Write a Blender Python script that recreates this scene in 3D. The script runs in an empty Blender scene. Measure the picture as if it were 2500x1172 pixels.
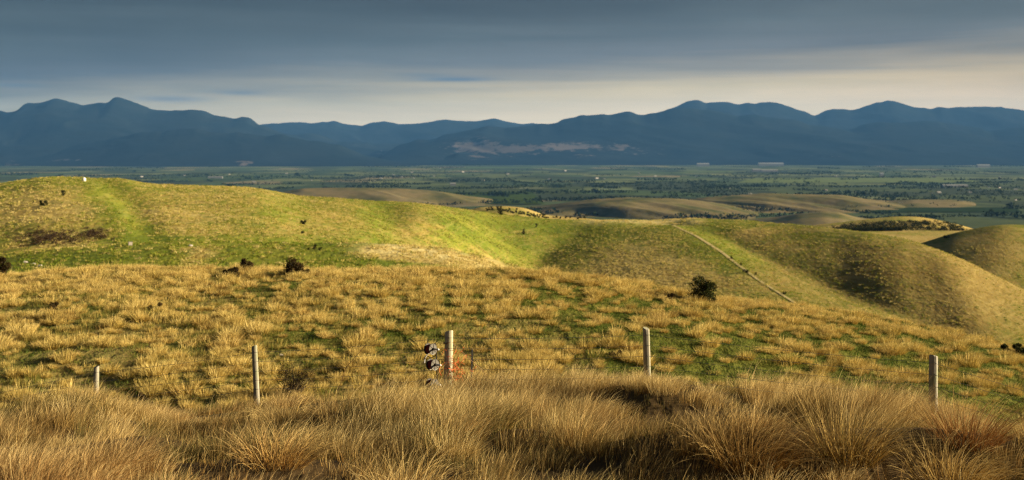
import bpy, math, random
import numpy as np
from mathutils import Vector

random.seed(7)
RNG = np.random.default_rng(11)
R = math.radians
scene = bpy.context.scene
COL = scene.collection

# ------------------------------------------------------------------ camera
F, U0, V0 = 3000.0, 1250.0, 370.0          # focal length, principal column and horizon row of the 2500 px picture
cam_d = bpy.data.cameras.new("camera")
cam = bpy.data.objects.new("camera", cam_d); COL.objects.link(cam)
cam_d.sensor_width = 36.0
cam_d.lens = 36.0 * F / 2500.0
cam_d.shift_y = -(586.0 - V0) / 2500.0
cam.rotation_euler = (R(90), 0, 0)
cam_d.clip_start = 0.1
cam_d.clip_end = 120000.0
cam_d.dof.use_dof = True
cam_d.dof.focus_distance = 15.0
cam_d.dof.aperture_fstop = cam_d.lens / 1000.0 / 0.019
scene.camera = cam

# ------------------------------------------------------------------ sun and sky
SUN_AZ, SUN_EL = 91.0, 15.5                # degrees right of the view direction, degrees up
sdir = Vector((math.sin(R(SUN_AZ)) * math.cos(R(SUN_EL)), math.cos(R(SUN_AZ)) * math.cos(R(SUN_EL)), math.sin(R(SUN_EL))))
sun_d = bpy.data.lights.new("sun", 'SUN')
sun_d.energy = 5.0
sun_d.angle = R(0.5)
sun_d.color = (1.0, 0.84, 0.57)
sun = bpy.data.objects.new("sun", sun_d); COL.objects.link(sun)
sun.rotation_euler = sdir.to_track_quat('Z', 'Y').to_euler()

class NT:
    """small helper for building node trees"""
    def __init__(self, tree): self.t = tree; self.n = tree.nodes; self.l = tree.links
    def node(self, kind, **kw):
        n = self.n.new(kind)
        for k, v in kw.items(): setattr(n, k, v)
        return n
    def put(self, sock, v):
        if v is None: return
        if hasattr(v, 'is_output') or isinstance(v, bpy.types.NodeSocket): self.l.new(v, sock)
        else:
            if sock.type == 'RGBA' and len(v) == 3: v = (*v, 1)
            sock.default_value = v
    def math(self, op, a, b=None, c=None, clamp=False):
        n = self.node('ShaderNodeMath', operation=op, use_clamp=clamp)
        for s, v in zip(n.inputs, (a, b, c)): self.put(s, v)
        return n.outputs[0]
    def mix(self, f, a, b, blend='MIX'):
        n = self.node('ShaderNodeMix', data_type='RGBA', blend_type=blend)
        self.put(n.inputs[0], f); self.put(n.inputs[6], a); self.put(n.inputs[7], b)
        return n.outputs[2]
    def ramp(self, f, stops, interp='LINEAR'):
        n = self.node('ShaderNodeValToRGB'); cr = n.color_ramp; cr.interpolation = interp
        while len(cr.elements) < len(stops): cr.elements.new(0.5)
        for e, (p, c) in zip(cr.elements, stops):
            e.position = p
            e.color = (c, c, c, 1) if isinstance(c, (int, float)) else (*c, 1)
        self.put(n.inputs[0], f)
        return n.outputs[0]
    def sstep(self, f, a, b):
        n = self.node('ShaderNodeMapRange', interpolation_type='SMOOTHSTEP')
        self.put(n.inputs[0], f); n.inputs[1].default_value = a; n.inputs[2].default_value = b
        return n.outputs[0]
    def noise(self, vec, scale, detail=3, rough=0.55, dist=0.0):
        n = self.node('ShaderNodeTexNoise')
        self.put(n.inputs['Vector'], vec); n.inputs['Scale'].default_value = scale
        n.inputs['Detail'].default_value = detail; n.inputs['Roughness'].default_value = rough
        n.inputs['Distortion'].default_value = dist
        return n.outputs['Fac']
    def vmul(self, vec, s):
        n = self.node('ShaderNodeVectorMath', operation='MULTIPLY'); self.put(n.inputs[0], vec); n.inputs[1].default_value = s
        return n.outputs[0]
    def attr(self, name, kind='GEOMETRY'):
        n = self.node('ShaderNodeAttribute', attribute_name=name, attribute_type=kind)
        return n

world = bpy.data.worlds.new("World"); scene.world = world
world.use_nodes = True
w = NT(world.node_tree); w.n.clear()
sky = w.node('ShaderNodeTexSky', sky_type='NISHITA')
sky.sun_disc = False; sky.sun_elevation = R(SUN_EL); sky.sun_rotation = R(SUN_AZ); sky.altitude = 250
tc = w.node('ShaderNodeTexCoord')
sep = w.node('ShaderNodeSeparateXYZ'); w.put(sep.inputs[0], tc.outputs['Generated'])
az = w.math('ARCTAN2', sep.outputs[0], sep.outputs[1])
el = w.math('ARCSINE', sep.outputs[2])
cmb = w.node('ShaderNodeCombineXYZ'); w.put(cmb.inputs[0], az); w.put(cmb.inputs[1], el)
streak = w.noise(w.vmul(cmb.outputs[0], (2.2, 42, 1)), 1.0, 5, 0.55, 0.4)
broad = w.noise(w.vmul(cmb.outputs[0], (1.3, 9, 1)), 1.6, 3, 0.5)
# the deck's lower edge is higher to the right; el in radians
e = w.math('ADD', el, w.math('MULTIPLY', az, -0.036))
e = w.math('ADD', e, w.math('MULTIPLY', w.math('SUBTRACT', streak, 0.5), 0.042))
e = w.math('ADD', e, w.math('MULTIPLY', w.math('SUBTRACT', broad, 0.5), 0.014))
cloud = w.ramp(w.math('MULTIPLY', e, 4.0), [
    (0.00, (9.0, 7.2, 4.5)), (0.12, (8.1, 6.3, 3.9)), (0.18, (6.0, 4.75, 2.75)), (0.235, (3.2, 2.75, 2.0)),
    (0.30, (1.30, 1.36, 1.42)), (0.38, (0.85, 0.98, 1.04)), (0.50, (0.38, 0.45, 0.51)), (0.8, (0.6, 0.72, 0.88)), (1.0, (0.5, 0.62, 0.8))])
behind = w.sstep(w.math('ABSOLUTE', az), 0.5, 1.0)     # unseen sky at the sides and behind dimmed to deepen shadows
cloud = w.mix(w.math('MULTIPLY', behind, 0.8), cloud, (0.6, 0.72, 0.9))
fine_s = w.noise(w.vmul(cmb.outputs[0], (3.5, 95, 1)), 1.0, 4, 0.6, 0.8)
mott = w.noise(w.vmul(cmb.outputs[0], (7, 26, 1)), 1.0, 4, 0.55, 0.5)
cloud = w.mix(1.0, cloud, w.ramp(w.math('ADD', w.math('MULTIPLY', fine_s, 0.5), w.math('MULTIPLY', mott, 0.5)), [(0.3, (0.85, 0.88, 0.90)), (0.7, (1.13, 1.11, 1.08))]), 'MULTIPLY')
# darker, bluer to the left
leftness = w.sstep(az, 0.15, -0.45)
cloud = w.mix(w.math('MULTIPLY', leftness, 0.6), cloud, w.mix(1.0, cloud, (0.36, 0.45, 0.54), 'MULTIPLY'))
rightness = w.sstep(az, 0.1, 0.45)
cloud = w.mix(w.math('MULTIPLY', rightness, 0.5), cloud, w.mix(1.0, cloud, (0.66, 0.56, 0.48), 'MULTIPLY'))
def lens_cloud(c, u, v, wu, wv, amt):
    a0, e0 = math.atan((u - U0) / F), math.atan((V0 - v) / F)
    da = w.math('DIVIDE', w.math('SUBTRACT', az, a0), wu / F)
    de = w.math('DIVIDE', w.math('ADD', w.math('SUBTRACT', el, e0), w.math('MULTIPLY', w.math('SUBTRACT', streak, 0.5), 0.006)), wv / F)
    r2 = w.math('ADD', w.math('MULTIPLY', da, da), w.math('MULTIPLY', de, de))
    m = w.math('MULTIPLY', w.math('EXPONENT', w.math('MULTIPLY', r2, -1.0)), amt)
    return w.mix(m, c, (0.85, 1.25, 1.75))
for a in ((1110, 194, 90, 7, .9), (1030, 184, 70, 5, .4), (590, 229, 55, 6, .55), (420, 247, 90, 8, .6), (30, 220, 60, 6, .5)):
    cloud = lens_cloud(cloud, *a)
mixed = w.mix(w.ramp(broad, [(0.3, 0.88), (0.55, 0.98)]), sky.outputs[0], cloud)
bg = w.node('ShaderNodeBackground'); w.put(bg.inputs[0], mixed); bg.inputs[1].default_value = 0.05
wo = w.node('ShaderNodeOutputWorld'); w.l.new(bg.outputs[0], wo.inputs[0])

scene.view_settings.view_transform = 'Standard'
scene.view_settings.look = 'None'
scene.view_settings.gamma = 1.0
scene.view_settings.use_curve_mapping = False
scene.view_settings.exposure = 1.43
scene.render.engine = 'CYCLES'
scene.cycles.use_denoising = True
scene.cycles.denoising_prefilter = 'NONE'
scene.cycles.filter_width = 1.2
scene.cycles.max_bounces = 6
scene.cycles.diffuse_bounces = 2
scene.cycles.transmission_bounces = 3
scene.cycles.volume_bounces = 0

# ------------------------------------------------------------------ helpers
def hash01(ix, iy, seed=0):
    h = (ix.astype(np.int64) * 374761393 + iy.astype(np.int64) * 668265263 + seed * 1274126177) & 0xFFFFFFFF
    h = ((h ^ (h >> 13)) * 1274126177) & 0xFFFFFFFF
    h = h ^ (h >> 16)
    return (h & 0xFFFFFF) / float(0xFFFFFF)
def vnoise(x, y, seed=0):
    x = np.asarray(x, float); y = np.asarray(y, float)
    ix = np.floor(x); iy = np.floor(y); fx = x - ix; fy = y - iy
    fx = fx * fx * fx * (fx * (fx * 6 - 15) + 10); fy = fy * fy * fy * (fy * (fy * 6 - 15) + 10)
    ix = ix.astype(np.int64); iy = iy.astype(np.int64)
    a = hash01(ix, iy, seed); b = hash01(ix + 1, iy, seed); c = hash01(ix, iy + 1, seed); d = hash01(ix + 1, iy + 1, seed)
    return (a * (1 - fx) + b * fx) * (1 - fy) + (c * (1 - fx) + d * fx) * fy
def fbm(x, y, wl, octv=4, seed=0, gain=0.5):
    """-1..1 fractal noise of wavelength wl"""
    s = 0; amp = 1; tot = 0; f = 1.0 / wl
    for k in range(octv):
        s = s + amp * (vnoise(np.asarray(x) * f + 17.3 * k, np.asarray(y) * f - 9.1 * k, seed + k) * 2 - 1)
        tot += amp; amp *= gain; f *= 2.03
    return s / tot * 1.6
def ridged(x, y, wl, octv=4, seed=0):
    s = 0; amp = 1; tot = 0; f = 1.0 / wl
    for k in range(octv):
        s = s + amp * (1 - np.abs(vnoise(np.asarray(x) * f + 5.3 * k, np.asarray(y) * f - 3.1 * k, seed + k) * 2 - 1) * 2)
        tot += amp; amp *= 0.5; f *= 2.03
    return s / tot
def sst(x, a, b):
    t = np.clip((x - a) / (b - a), 0, 1); return t * t * (3 - 2 * t)
def smax(a, b, k):
    h = np.clip(0.5 + 0.5 * (a - b) / k, 0, 1)
    return b * (1 - h) + a * h + k * h * (1 - h)
def curve(pts, smooth=20.0):
    """smoothed piecewise linear function of the column u"""
    p = np.array(pts, float); us = np.arange(-2600, 5100, 4.0)
    v = np.interp(us, p[:, 0], p[:, 1])
    n = int(smooth * 3 / 4) + 1
    k = np.exp(-0.5 * (np.arange(-n, n + 1) * 4.0 / max(smooth, 1e-3)) ** 2); k /= k.sum()
    v = np.convolve(np.pad(v, n, mode='edge'), k, mode='valid')
    return lambda u: np.interp(u, us, v)
def zv(v, Y): return (V0 - v) / F * Y
def at(u, v, Y): return ((u - U0) / F * Y, Y, zv(v, Y))

def mesh_np(name, verts, faces, mat=None, attrs=None, smooth=False, loops=None):
    """faces: (n,k) int array"""
    me = bpy.data.meshes.new(name)
    verts = np.ascontiguousarray(verts, dtype=np.float32); faces = np.ascontiguousarray(faces, dtype=np.int32)
    me.vertices.add(len(verts)); me.vertices.foreach_set('co', verts.ravel())
    n, k = faces.shape
    me.loops.add(n * k); me.loops.foreach_set('vertex_index', faces.ravel())
    me.polygons.add(n); me.polygons.foreach_set('loop_start', np.arange(0, n * k, k, dtype=np.int32))
    if smooth: me.polygons.foreach_set('use_smooth', np.ones(n, dtype=bool))
    for an, av in (attrs or {}).items():
        a = me.attributes.new(an, 'FLOAT', 'POINT'); a.data.foreach_set('value', np.ascontiguousarray(av, dtype=np.float32))
    me.update(calc_edges=True)
    if mat: me.materials.append(mat)
    return me
def grid_faces(nr, nc):
    i = np.arange(nr * nc).reshape(nr, nc)
    return np.stack([i[:-1, :-1], i[:-1, 1:], i[1:, 1:], i[1:, :-1]], -1).reshape(-1, 4)
def link(name, me, parent=None, loc=None):
    o = bpy.data.objects.new(name, me); COL.objects.link(o)
    if loc is not None: o.location = loc
    if parent: o.parent = parent
    return o
def tag(o, label=None, cat=None, group=None, kind=None):
    if label: o['label'] = label
    if cat: o['category'] = cat
    if group: o['group'] = group
    if kind: o['kind'] = kind
    return o
def empty(name, loc, label, cat, group=None):
    o = bpy.data.objects.new(name, None); COL.objects.link(o); o.location = loc
    o.empty_display_size = 0.2
    return tag(o, label, cat, group)

class MB:
    """collects simple shapes into one mesh"""
    def __init__(self): self.v = []; self.f = []
    def add(self, vs, fs):
        b = len(self.v); self.v += [tuple(p) for p in vs]; self.f += [tuple(i + b for i in f) for f in fs]
    def tube(self, pts, rad, n=8, cap=True):
        pts = [Vector(p) for p in pts]
        if not isinstance(rad, (list, tuple)): rad = [rad] * len(pts)
        vs = []; prev = None
        for i, p in enumerate(pts):
            d = (pts[min(i + 1, len(pts) - 1)] - pts[max(i - 1, 0)]).normalized()
            if prev is None:
                a = d.orthogonal().normalized()
            else:
                a = (prev - d * prev.dot(d)).normalized()
            prev = a; b = d.cross(a)
            for k in range(n):
                t = 2 * math.pi * k / n
                vs.append(p + (a * math.cos(t) + b * math.sin(t)) * rad[i])
        fs = []
        for i in range(len(pts) - 1):
            for k in range(n):
                fs.append((i * n + k, i * n + (k + 1) % n, (i + 1) * n + (k + 1) % n, (i + 1) * n + k))
        if cap:
            fs.append(tuple(range(n - 1, -1, -1))); fs.append(tuple((len(pts) - 1) * n + k for k in range(n)))
        self.add(vs, fs)
    def box(self, lo, hi):
        x0, y0, z0 = lo; x1, y1, z1 = hi
        self.add([(x0, y0, z0), (x1, y0, z0), (x1, y1, z0), (x0, y1, z0), (x0, y0, z1), (x1, y0, z1), (x1, y1, z1), (x0, y1, z1)],
                 [(0, 3, 2, 1), (4, 5, 6, 7), (0, 1, 5, 4), (1, 2, 6, 5), (2, 3, 7, 6), (3, 0, 4, 7)])
    def lathe(self, prof, n=24, axis='Z'):
        """prof: (radius, height) pairs; closed on itself when first == last"""
        vs = []; fs = []
        for r, h in prof:
            for k in range(n):
                t = 2 * math.pi * k / n
                vs.append((r * math.cos(t), r * math.sin(t), h))
        for i in range(len(prof) - 1):
            for k in range(n):
                fs.append((i * n + k, i * n + (k + 1) % n, (i + 1) * n + (k + 1) % n, (i + 1) * n + k))
        self.add(vs, fs)
    def mesh(self, name, mat, smooth=False):
        me = bpy.data.meshes.new(name); me.from_pydata(self.v, [], self.f); me.update()
        if mat: me.materials.append(mat)
        if smooth:
            for p in me.polygons: p.use_smooth = True
        return me
    def build(self, name, mat, parent=None, smooth=False, loc=None):
        return link(name, self.mesh(name, mat, smooth), parent, loc)

def new_mat(name):
    m = bpy.data.materials.new(name); m.use_nodes = True
    t = NT(m.node_tree); t.n.clear()
    return m, t
def finish(t, shader): 
    o = t.node('ShaderNodeOutputMaterial'); t.l.new(shader, o.inputs[0])
def pbsdf(t, col, rough=0.85, bump=None, bstr=0.3, bdist=1.0, metal=0.0, spec=0.2):
    b = t.node('ShaderNodeBsdfPrincipled')
    t.put(b.inputs['Base Color'], col); t.put(b.inputs['Roughness'], rough); t.put(b.inputs['Metallic'], metal)
    b.inputs['Specular IOR Level'].default_value = spec
    if bump is not None:
        n = t.node('ShaderNodeBump'); n.inputs['Strength'].default_value = bstr; n.inputs['Distance'].default_value = bdist
        t.put(n.inputs['Height'], bump); t.l.new(n.outputs[0], b.inputs['Normal'])
    return b.outputs[0]

# ------------------------------------------------------------------ the lie of the land
DIP = curve([(-800, 1010), (0, 985), (400, 965), (800, 940), (1250, 925), (1700, 945), (2100, 975), (2500, 1005), (3300, 1060)], 90)
B_CREST = curve([(-800, 695), (0, 684), (200, 676), (560, 677), (800, 677), (1100, 680), (1250, 684), (1350, 690), (1450, 700), (1600, 718),
                 (1700, 727), (1800, 740), (1930, 752), (2050, 768), (2200, 796), (2300, 815), (2450, 846), (2500, 860), (3300, 1000)], 30)
B_Y = curve([(0, 61), (1250, 61), (2500, 59)], 100)
C_CREST = curve([(-800, 500), (-100, 458), (0, 448), (60, 439), (100, 434), (150, 432), (220, 433), (300, 437), (350, 446), (400, 451), (470, 453),
                 (560, 456), (640, 461), (700, 473), (740, 480), (800, 483), (900, 491), (1000, 497), (1080, 504), (1180, 516), (1230, 523),
                 (1320, 533), (1400, 539), (1500, 541), (1600, 539), (1690, 534), (1740, 538), (1800, 538), (1900, 546), (2000, 554), (2100, 567),
                 (2200, 583), (2250, 598), (2300, 616), (2350, 638), (2400, 664), (2450, 691), (2500, 716), (2700, 800), (3300, 1000)], 9)
C_Y = curve([(0, 430), (300, 450), (700, 520), (1000, 570), (1200, 620), (1400, 640), (1600, 620), (1800, 580), (2000, 530), (2200, 480), (2500, 420), (3300, 380)], 60)
C_BV = curve([(0, 612), (300, 602), (600, 602), (900, 606), (1150, 645), (1300, 690), (1500, 715), (1700, 730), (1900, 762), (2100, 798), (2300, 838), (2500, 885), (3300, 1150)], 60)
C_BY = curve([(0, 250), (300, 250), (600, 260), (900, 300), (1150, 430), (1300, 480), (1500, 470), (1700, 450), (1900, 395), (2100, 368), (2300, 345), (2500, 322), (3300, 290)], 60)
S_CREST = curve([(-800, 700), (-100, 640), (0, 628), (150, 612), (300, 601), (420, 596), (600, 597), (870, 597), (1000, 604), (1100, 614), (1200, 637), (1300, 666), (1400, 700), (1700, 860)], 16)
F_CREST = curve([(1700, 760), (2000, 680), (2150, 625), (2260, 592), (2330, 571), (2430, 552), (2500, 552), (2700, 575), (3300, 640)], 25)
G_CREST = curve([(1750, 620), (1900, 570), (1960, 556), (2020, 547), (2100, 538), (2180, 529), (2240, 528), (2290, 536), (2360, 553), (2420, 572), (2600, 640)], 12)
K_CREST = curve([(1000, 560), (1100, 525), (1170, 508), (1230, 504), (1280, 509), (1330, 526), (1380, 530), (1450, 535), (1600, 560)], 8)
L_CREST = curve([(1800, 560), (1900, 536), (1950, 524), (2010, 517), (2050, 520), (2090, 533), (2160, 552)], 8)

RIDGE = [at(1640, 549, 565), at(1700, 577, 515), at(1760, 615, 468), at(1800, 646, 435), at(1850, 683, 400), at(1945, 742, 352), at(2080, 820, 305)]

def face(u, Y, vc, Yc, vb, Yb, back=0.003, drop=0.28):
    zc = zv(vc, Yc); zb = zv(vb, Yb)
    t = (Y - Yb) / (Yc - Yb)
    tt = np.clip(t, 0, 1)
    z = zb + (zc - zb) * np.sin(tt * math.pi / 2) ** 1.05
    d = np.maximum(Y - Yc, 0)
    z = z - np.minimum(back * d * d, 0.33 * d)
    d = np.maximum(Yb - Y, 0)
    return z - drop * d * d / (d + 12), t

GULLIES = [  # centre line as (t up the face, column), depth (+ up) in metres, half width in px
    ([(0.0, 1430), (0.35, 1385), (0.8, 1350)], -1.2, 95), ([(0.0, 1560), (0.5, 1500), (1.0, 1480)], 1.7, 90),
    ([(0.0, 2080), (0.5, 1990), (1.0, 1935)], -0.8, 130), ([(0.0, 2230), (0.5, 2170), (1.0, 2120)], 0.8, 80),
    ([(0.0, 2270), (0.5, 2235), (1.0, 2215)], -0.5, 70), ([(0.0, 2400), (0.5, 2340), (1.0, 2290)], 1.2, 70),
    ([(0.0, 1300), (0.4, 1240), (1.0, 1190)], -3.0, 80), ([(0.0, 1130), (0.5, 1060), (1.0, 1000)], 1.5, 80),
    ([(0.0, 370), (0.5, 310), (1.0, 235)], -1.5, 45), ([(0.0, 980), (0.5, 950), (1.0, 930)], -1.6, 50),
    ([(0.0, 700), (0.5, 640), (1.0, 560)], 1.2, 110), ([(0.0, 1700), (0.5, 1650), (1.0, 1630)], -2.0, 60)]

def ground_z(x, Y):
    x = np.asarray(x, float); Y = np.asarray(Y, float)
    Ys = np.maximum(Y, 4.0)
    u = np.clip(U0 + F * x / Ys, -2500, 5000)
    # foreground knoll
    zA = -1.71 - 0.115 * Y - 0.0092 * x * x - 0.035 * np.maximum(Y - 19.0, 0) ** 2
    zA = zA + 0.20 * fbm(x, Y, 5.0, 2, 3) + 0.33 * fbm(x, Y, 2.3, 1, 4) * sst(Y, 21, 18) + 0.05 * fbm(x, Y, 1.3, 2, 5)
    # tussock slope
    Yb, Yc = 37.0, B_Y(u)
    z0 = zv(DIP(u), Yb); z1 = zv(B_CREST(u) + 6, Yc)
    t = (Y - Yb) / (Yc - Yb); tt = np.clip(t, -0.3, 1)
    zB = z0 + (z1 - z0) * tt + 0.20 * np.sin(np.clip(tt, 0, 1) * math.pi)
    dB = np.maximum(Y - Yc, 0)
    zB = zB - np.minimum(0.012 * dB * dB, 0.30 * dB + 0 * dB)
    zB = zB + (0.30 * fbm(x, Y, 16.0, 2, 21) + 0.10 * fbm(x, Y, 3.5, 2, 22)) * sst(Y, 22, 30)
    z = np.where(Y < 24.5, np.maximum(zA, zB * 0 + np.where(Y < 20, -99, zB)), np.maximum(zA, zB))
    z = smax(zA, np.where(Y > 17, zB, -60), 0.35)
    # shelf with the golden spur
    zS, tS = face(u, Y, S_CREST(u), 222.0, S_CREST(u) * 0 + np.maximum(668, S_CREST(u) + 34), 186.0, 0.004)
    # big hills
    zC, tC = face(u, Y, C_CREST(u), C_Y(u), C_BV(u), C_BY(u), drop=0.11)
    tc_ = np.clip(tC, 0, 1.0)
    for pts, dep, wd in GULLIES:
        p = np.array(pts); uc = np.interp(tc_, p[:, 0], p[:, 1])
        zC = zC + dep * np.exp(-((u - uc) / wd) ** 2) * np.sin(np.clip(tC, 0, 1.08) / 1.08 * math.pi) ** 0.8
    far = sst(Y, 130, 220)
    und = 0.9 * fbm(x, Y, 70.0, 3, 31) + 0.22 * fbm(x, Y, 9.0, 3, 33)
    zC = zC + und * far * (1 - 0.6 * sst(tC, 0.75, 1.0))
    zS = zS + 0.15 * fbm(x, Y, 14.0, 3, 35)
    # spur that comes towards us
    P = np.array(RIDGE); best = np.full(x.shape, 1e9); zr = np.zeros(x.shape); sd = np.zeros(x.shape)
    for i in range(len(P) - 1):
        a, b = P[i], P[i + 1]; d = b[:2] - a[:2]; L2 = (d * d).sum()
        s = np.clip(((x - a[0]) * d[0] + (Y - a[1]) * d[1]) / L2, 0, 1)
        dx = x - a[0] - s * d[0]; dy = Y - a[1] - s * d[1]; dist = np.hypot(dx, dy)
        side = np.sign(d[0] * (Y - a[1]) - d[1] * (x - a[0]))   # + on the far right side when heading to us
        m = dist < best
        best = np.where(m, dist, best); zr = np.where(m, a[2] + s * (b[2] - a[2]), zr); sd = np.where(m, side, sd)
    left = sd < 0
    zE = zr - np.where(left, 0.10 * best * best / (best + 4) + 0.0010 * best * best, 0.24 * best * best / (best + 6))
    zE = zE + 0.5 * fbm(x, Y, 40.0, 3, 37) * sst(best, 3, 25)
    zF, _ = face(u, Y, F_CREST(u), 760.0, F_CREST(u) + 170, 610.0)
    zG, _ = face(u, Y, G_CREST(u), 1400.0, G_CREST(u) + 60, 1180.0, 0.002)
    zK, _ = face(u, Y, K_CREST(u), 1120.0, K_CREST(u) + 70, 900.0, 0.002)
    zF = zF + 1.2 * fbm(x, Y, 80, 3, 41); zG = zG + 0.8 * fbm(x, Y, 60, 3, 42); zK = zK + 0.5 * fbm(x, Y, 60, 3, 43)
    zH = smax(smax(zC, zE, 1.6), zS, 0.8)
    zH = smax(zH, zF, 1.5)
    zH = np.maximum(np.maximum(zH, zG), zK)
    z = np.where(Y > 95, smax(z, zH, 0.5), z)
    return np.maximum(z, -206.0)

def gz(x, Y): return float(ground_z(np.array([x]), np.array([Y]))[0])

def hit(u, v, Ymin, Ymax, n=4000):
    """where the line of sight through (u, v) meets the land"""
    Y = np.linspace(Ymin, Ymax, n); x = (u - U0) / F * Y
    d = zv(v, Y) - ground_z(x, Y)
    i = np.argmax(d < 0) if (d < 0).any() else n - 1
    return float(x[i]), float(Y[i]), float(ground_z(x[i:i + 1], Y[i:i + 1])[0])

def green_mask(x, Y):
    """1 = green turf, 0 = dry straw"""
    u = np.clip(U0 + F * x / np.maximum(Y, 4), -2500, 5000); v = V0 - F * ground_z(x, Y) / np.maximum(Y, 4)
    def blob(cu, cv, ru, rv): return np.exp(-(((u - cu) / ru) ** 2 + ((v - cv) / rv) ** 2))
    g = 0.58 + 0.34 * fbm(x, Y, 90.0, 4, 51)
    # left hill
    for (cu, cv, ru, rv, a) in ((240, 470, 40, 28, .5), (290, 520, 45, 35, .6), (345, 570, 45, 26, .6), (700, 515, 70, 25, .25), (930, 530, 45, 50, .45),
                                (1130, 560, 60, 45, .45), (520, 590, 500, 16, .35), (600, 545, 60, 20, .2), (1300, 545, 120, 14, .4), (1440, 560, 60, 35, .35),
                                (1720, 590, 90, 40, .5), (1790, 640, 60, 40, .4), (60, 500, 120, 50, -.35), (150, 590, 150, 22, -.4), (60, 640, 60, 25, -.2),
                                (1050, 520, 120, 30, -.1), (1500, 640, 60, 60, -.15), (1600, 670, 170, 45, -.45), (2350, 740, 200, 110, -.4), (2100, 640, 60, 60, -.25),
                                (2430, 640, 80, 70, -.3), (1740, 548, 300, 12, .35), (2050, 580, 150, 14, .3), (1820, 580, 50, 30, -.2)):
        g = g + a * blob(cu, cv, ru, rv)
    shelf = sst(Y, 130, 170) * (1 - sst(Y, 212, 228))
    S = S_CREST(u); gold = sst(u, 820, 960) * (1 - sst(v - S, 22, 42))
    gs = 0.95 - 1.3 * gold - 0.55 * np.exp(-((u - 480) / 55) ** 2) + 0.2 * fbm(x, Y, 14, 3, 57)
    g = g * (1 - shelf) + gs * shelf
    # tussock slope: greener to the right and in strips
    gB = 0.30 + 0.38 * fbm(x, Y, 9.0, 3, 61) + 0.64 * sst(u, 1150, 1900) - 0.0 * u
    gB = gB + 0.5 * blob(1250, 720, 170, 26) + 0.35 * blob(1560, 850, 120, 60) + 0.3 * blob(1980, 900, 250, 60) + .3 * blob(700, 700, 400, 10)
    nb = 1 - sst(Y, 90, 130)
    g = g * (1 - nb) + gB * nb
    g = np.where(Y < 24, 0.12 + 0.25 * fbm(x, Y, 4.0, 3, 63), g)
    farhill = sst(Y, 880, 930)
    g = g * (1 - farhill) + (0.18 + 0.45 * fbm(x, Y, 60, 3, 64)) * farhill
    return np.clip(g, 0, 1)

def brown_shade_mask(x, Y):
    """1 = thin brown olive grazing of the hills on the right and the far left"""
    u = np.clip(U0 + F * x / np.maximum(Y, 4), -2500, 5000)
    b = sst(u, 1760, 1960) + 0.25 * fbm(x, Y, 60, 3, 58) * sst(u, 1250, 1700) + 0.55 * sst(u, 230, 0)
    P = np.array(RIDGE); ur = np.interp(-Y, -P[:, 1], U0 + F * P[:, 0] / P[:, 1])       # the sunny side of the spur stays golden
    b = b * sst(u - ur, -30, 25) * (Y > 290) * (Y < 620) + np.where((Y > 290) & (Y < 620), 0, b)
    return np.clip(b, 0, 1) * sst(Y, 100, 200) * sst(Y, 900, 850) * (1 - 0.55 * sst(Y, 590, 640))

def pale_mask(x, Y):
    """1 = bleached dry grass: the golden spur of the shelf and the skyline of the saddle"""
    u = np.clip(U0 + F * x / np.maximum(Y, 4), -2500, 5000); v = V0 - F * ground_z(x, Y) / np.maximum(Y, 4)
    a = sst(u, 800, 980) * (1 - sst(v - S_CREST(u), 16, 36)) * sst(Y, 165, 185) * (1 - sst(Y, 226, 236))
    b = sst(u, 1380, 1480) * (1 - sst(u, 1690, 1740)) * sst(Y, C_Y(u) - 45, C_Y(u) - 12) * (Y < 720)
    return np.clip(a + b, 0, 1) * np.clip(0.75 + 0.6 * fbm(x, Y, 7, 3, 66), 0, 1)

# ------------------------------------------------------------------ ground sheet
def build_ground():
    rows = [-6.0]
    while rows[-1] < 1700:
        y = rows[-1]; rows.append(y + max(0.22, 0.012 * max(y, 0)))
    rows = np.array(rows); ts = np.linspace(-0.78, 0.78, 640)
    Y, T = np.meshgrid(rows, ts, indexing='ij'); X = T * (Y + 16.0)
    Z = ground_z(X, Y); g = green_mask(X, Y)
    me = mesh_np("ground", np.stack([X, Y, Z], -1).reshape(-1, 3), grid_faces(len(rows), len(ts)), ground_mat(), {'green': g.ravel(), 'brown': brown_shade_mask(X, Y).ravel(), 'pale': pale_mask(X, Y).ravel()}, smooth=True)
    tag(link("ground", me), kind='structure')
    # pale trodden line down the crest of the spur
    P = np.array(RIDGE[:-1]); s = np.linspace(0, len(P) - 1, 160); k = np.arange(len(P))
    X = np.interp(s, k, P[:, 0]); Y = np.interp(s, k, P[:, 1]); kk = np.ones(9) / 9
    X = np.convolve(np.pad(X, 4, 'edge'), kk, 'valid'); Y = np.convolve(np.pad(Y, 4, 'edge'), kk, 'valid')
    X = X + 0.35 * fbm(s, s * 0, 6, 3, 5)
    dx = np.gradient(X); dy = np.gradient(Y); L = np.hypot(dx, dy); nx, ny = -dy / L, dx / L
    wd = 0.50 + 0.30 * fbm(s, s * 0 + 3, 5, 3, 8); V = []
    for q in (-1, -0.33, 0.33, 1): V.append(np.stack([X + nx * wd * q, Y + ny * wd * q, ground_z(X + nx * wd * q, Y + ny * wd * q) + 0.10], -1))
    V = np.stack(V, 1).reshape(-1, 3)
    m, t = new_mat("trodden pale grass"); n = t.noise(t.node('ShaderNodeNewGeometry').outputs['Position'], 1.1, 3, 0.7)
    finish(t, pbsdf(t, t.mix(n, (0.36, 0.28, 0.11), (0.58, 0.48, 0.24)), 0.95, n, 0.5, 0.4, spec=0.0))
    tag(link("path", mesh_np("path", V, grid_faces(160, 4), m, smooth=True)), kind='structure')

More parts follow.
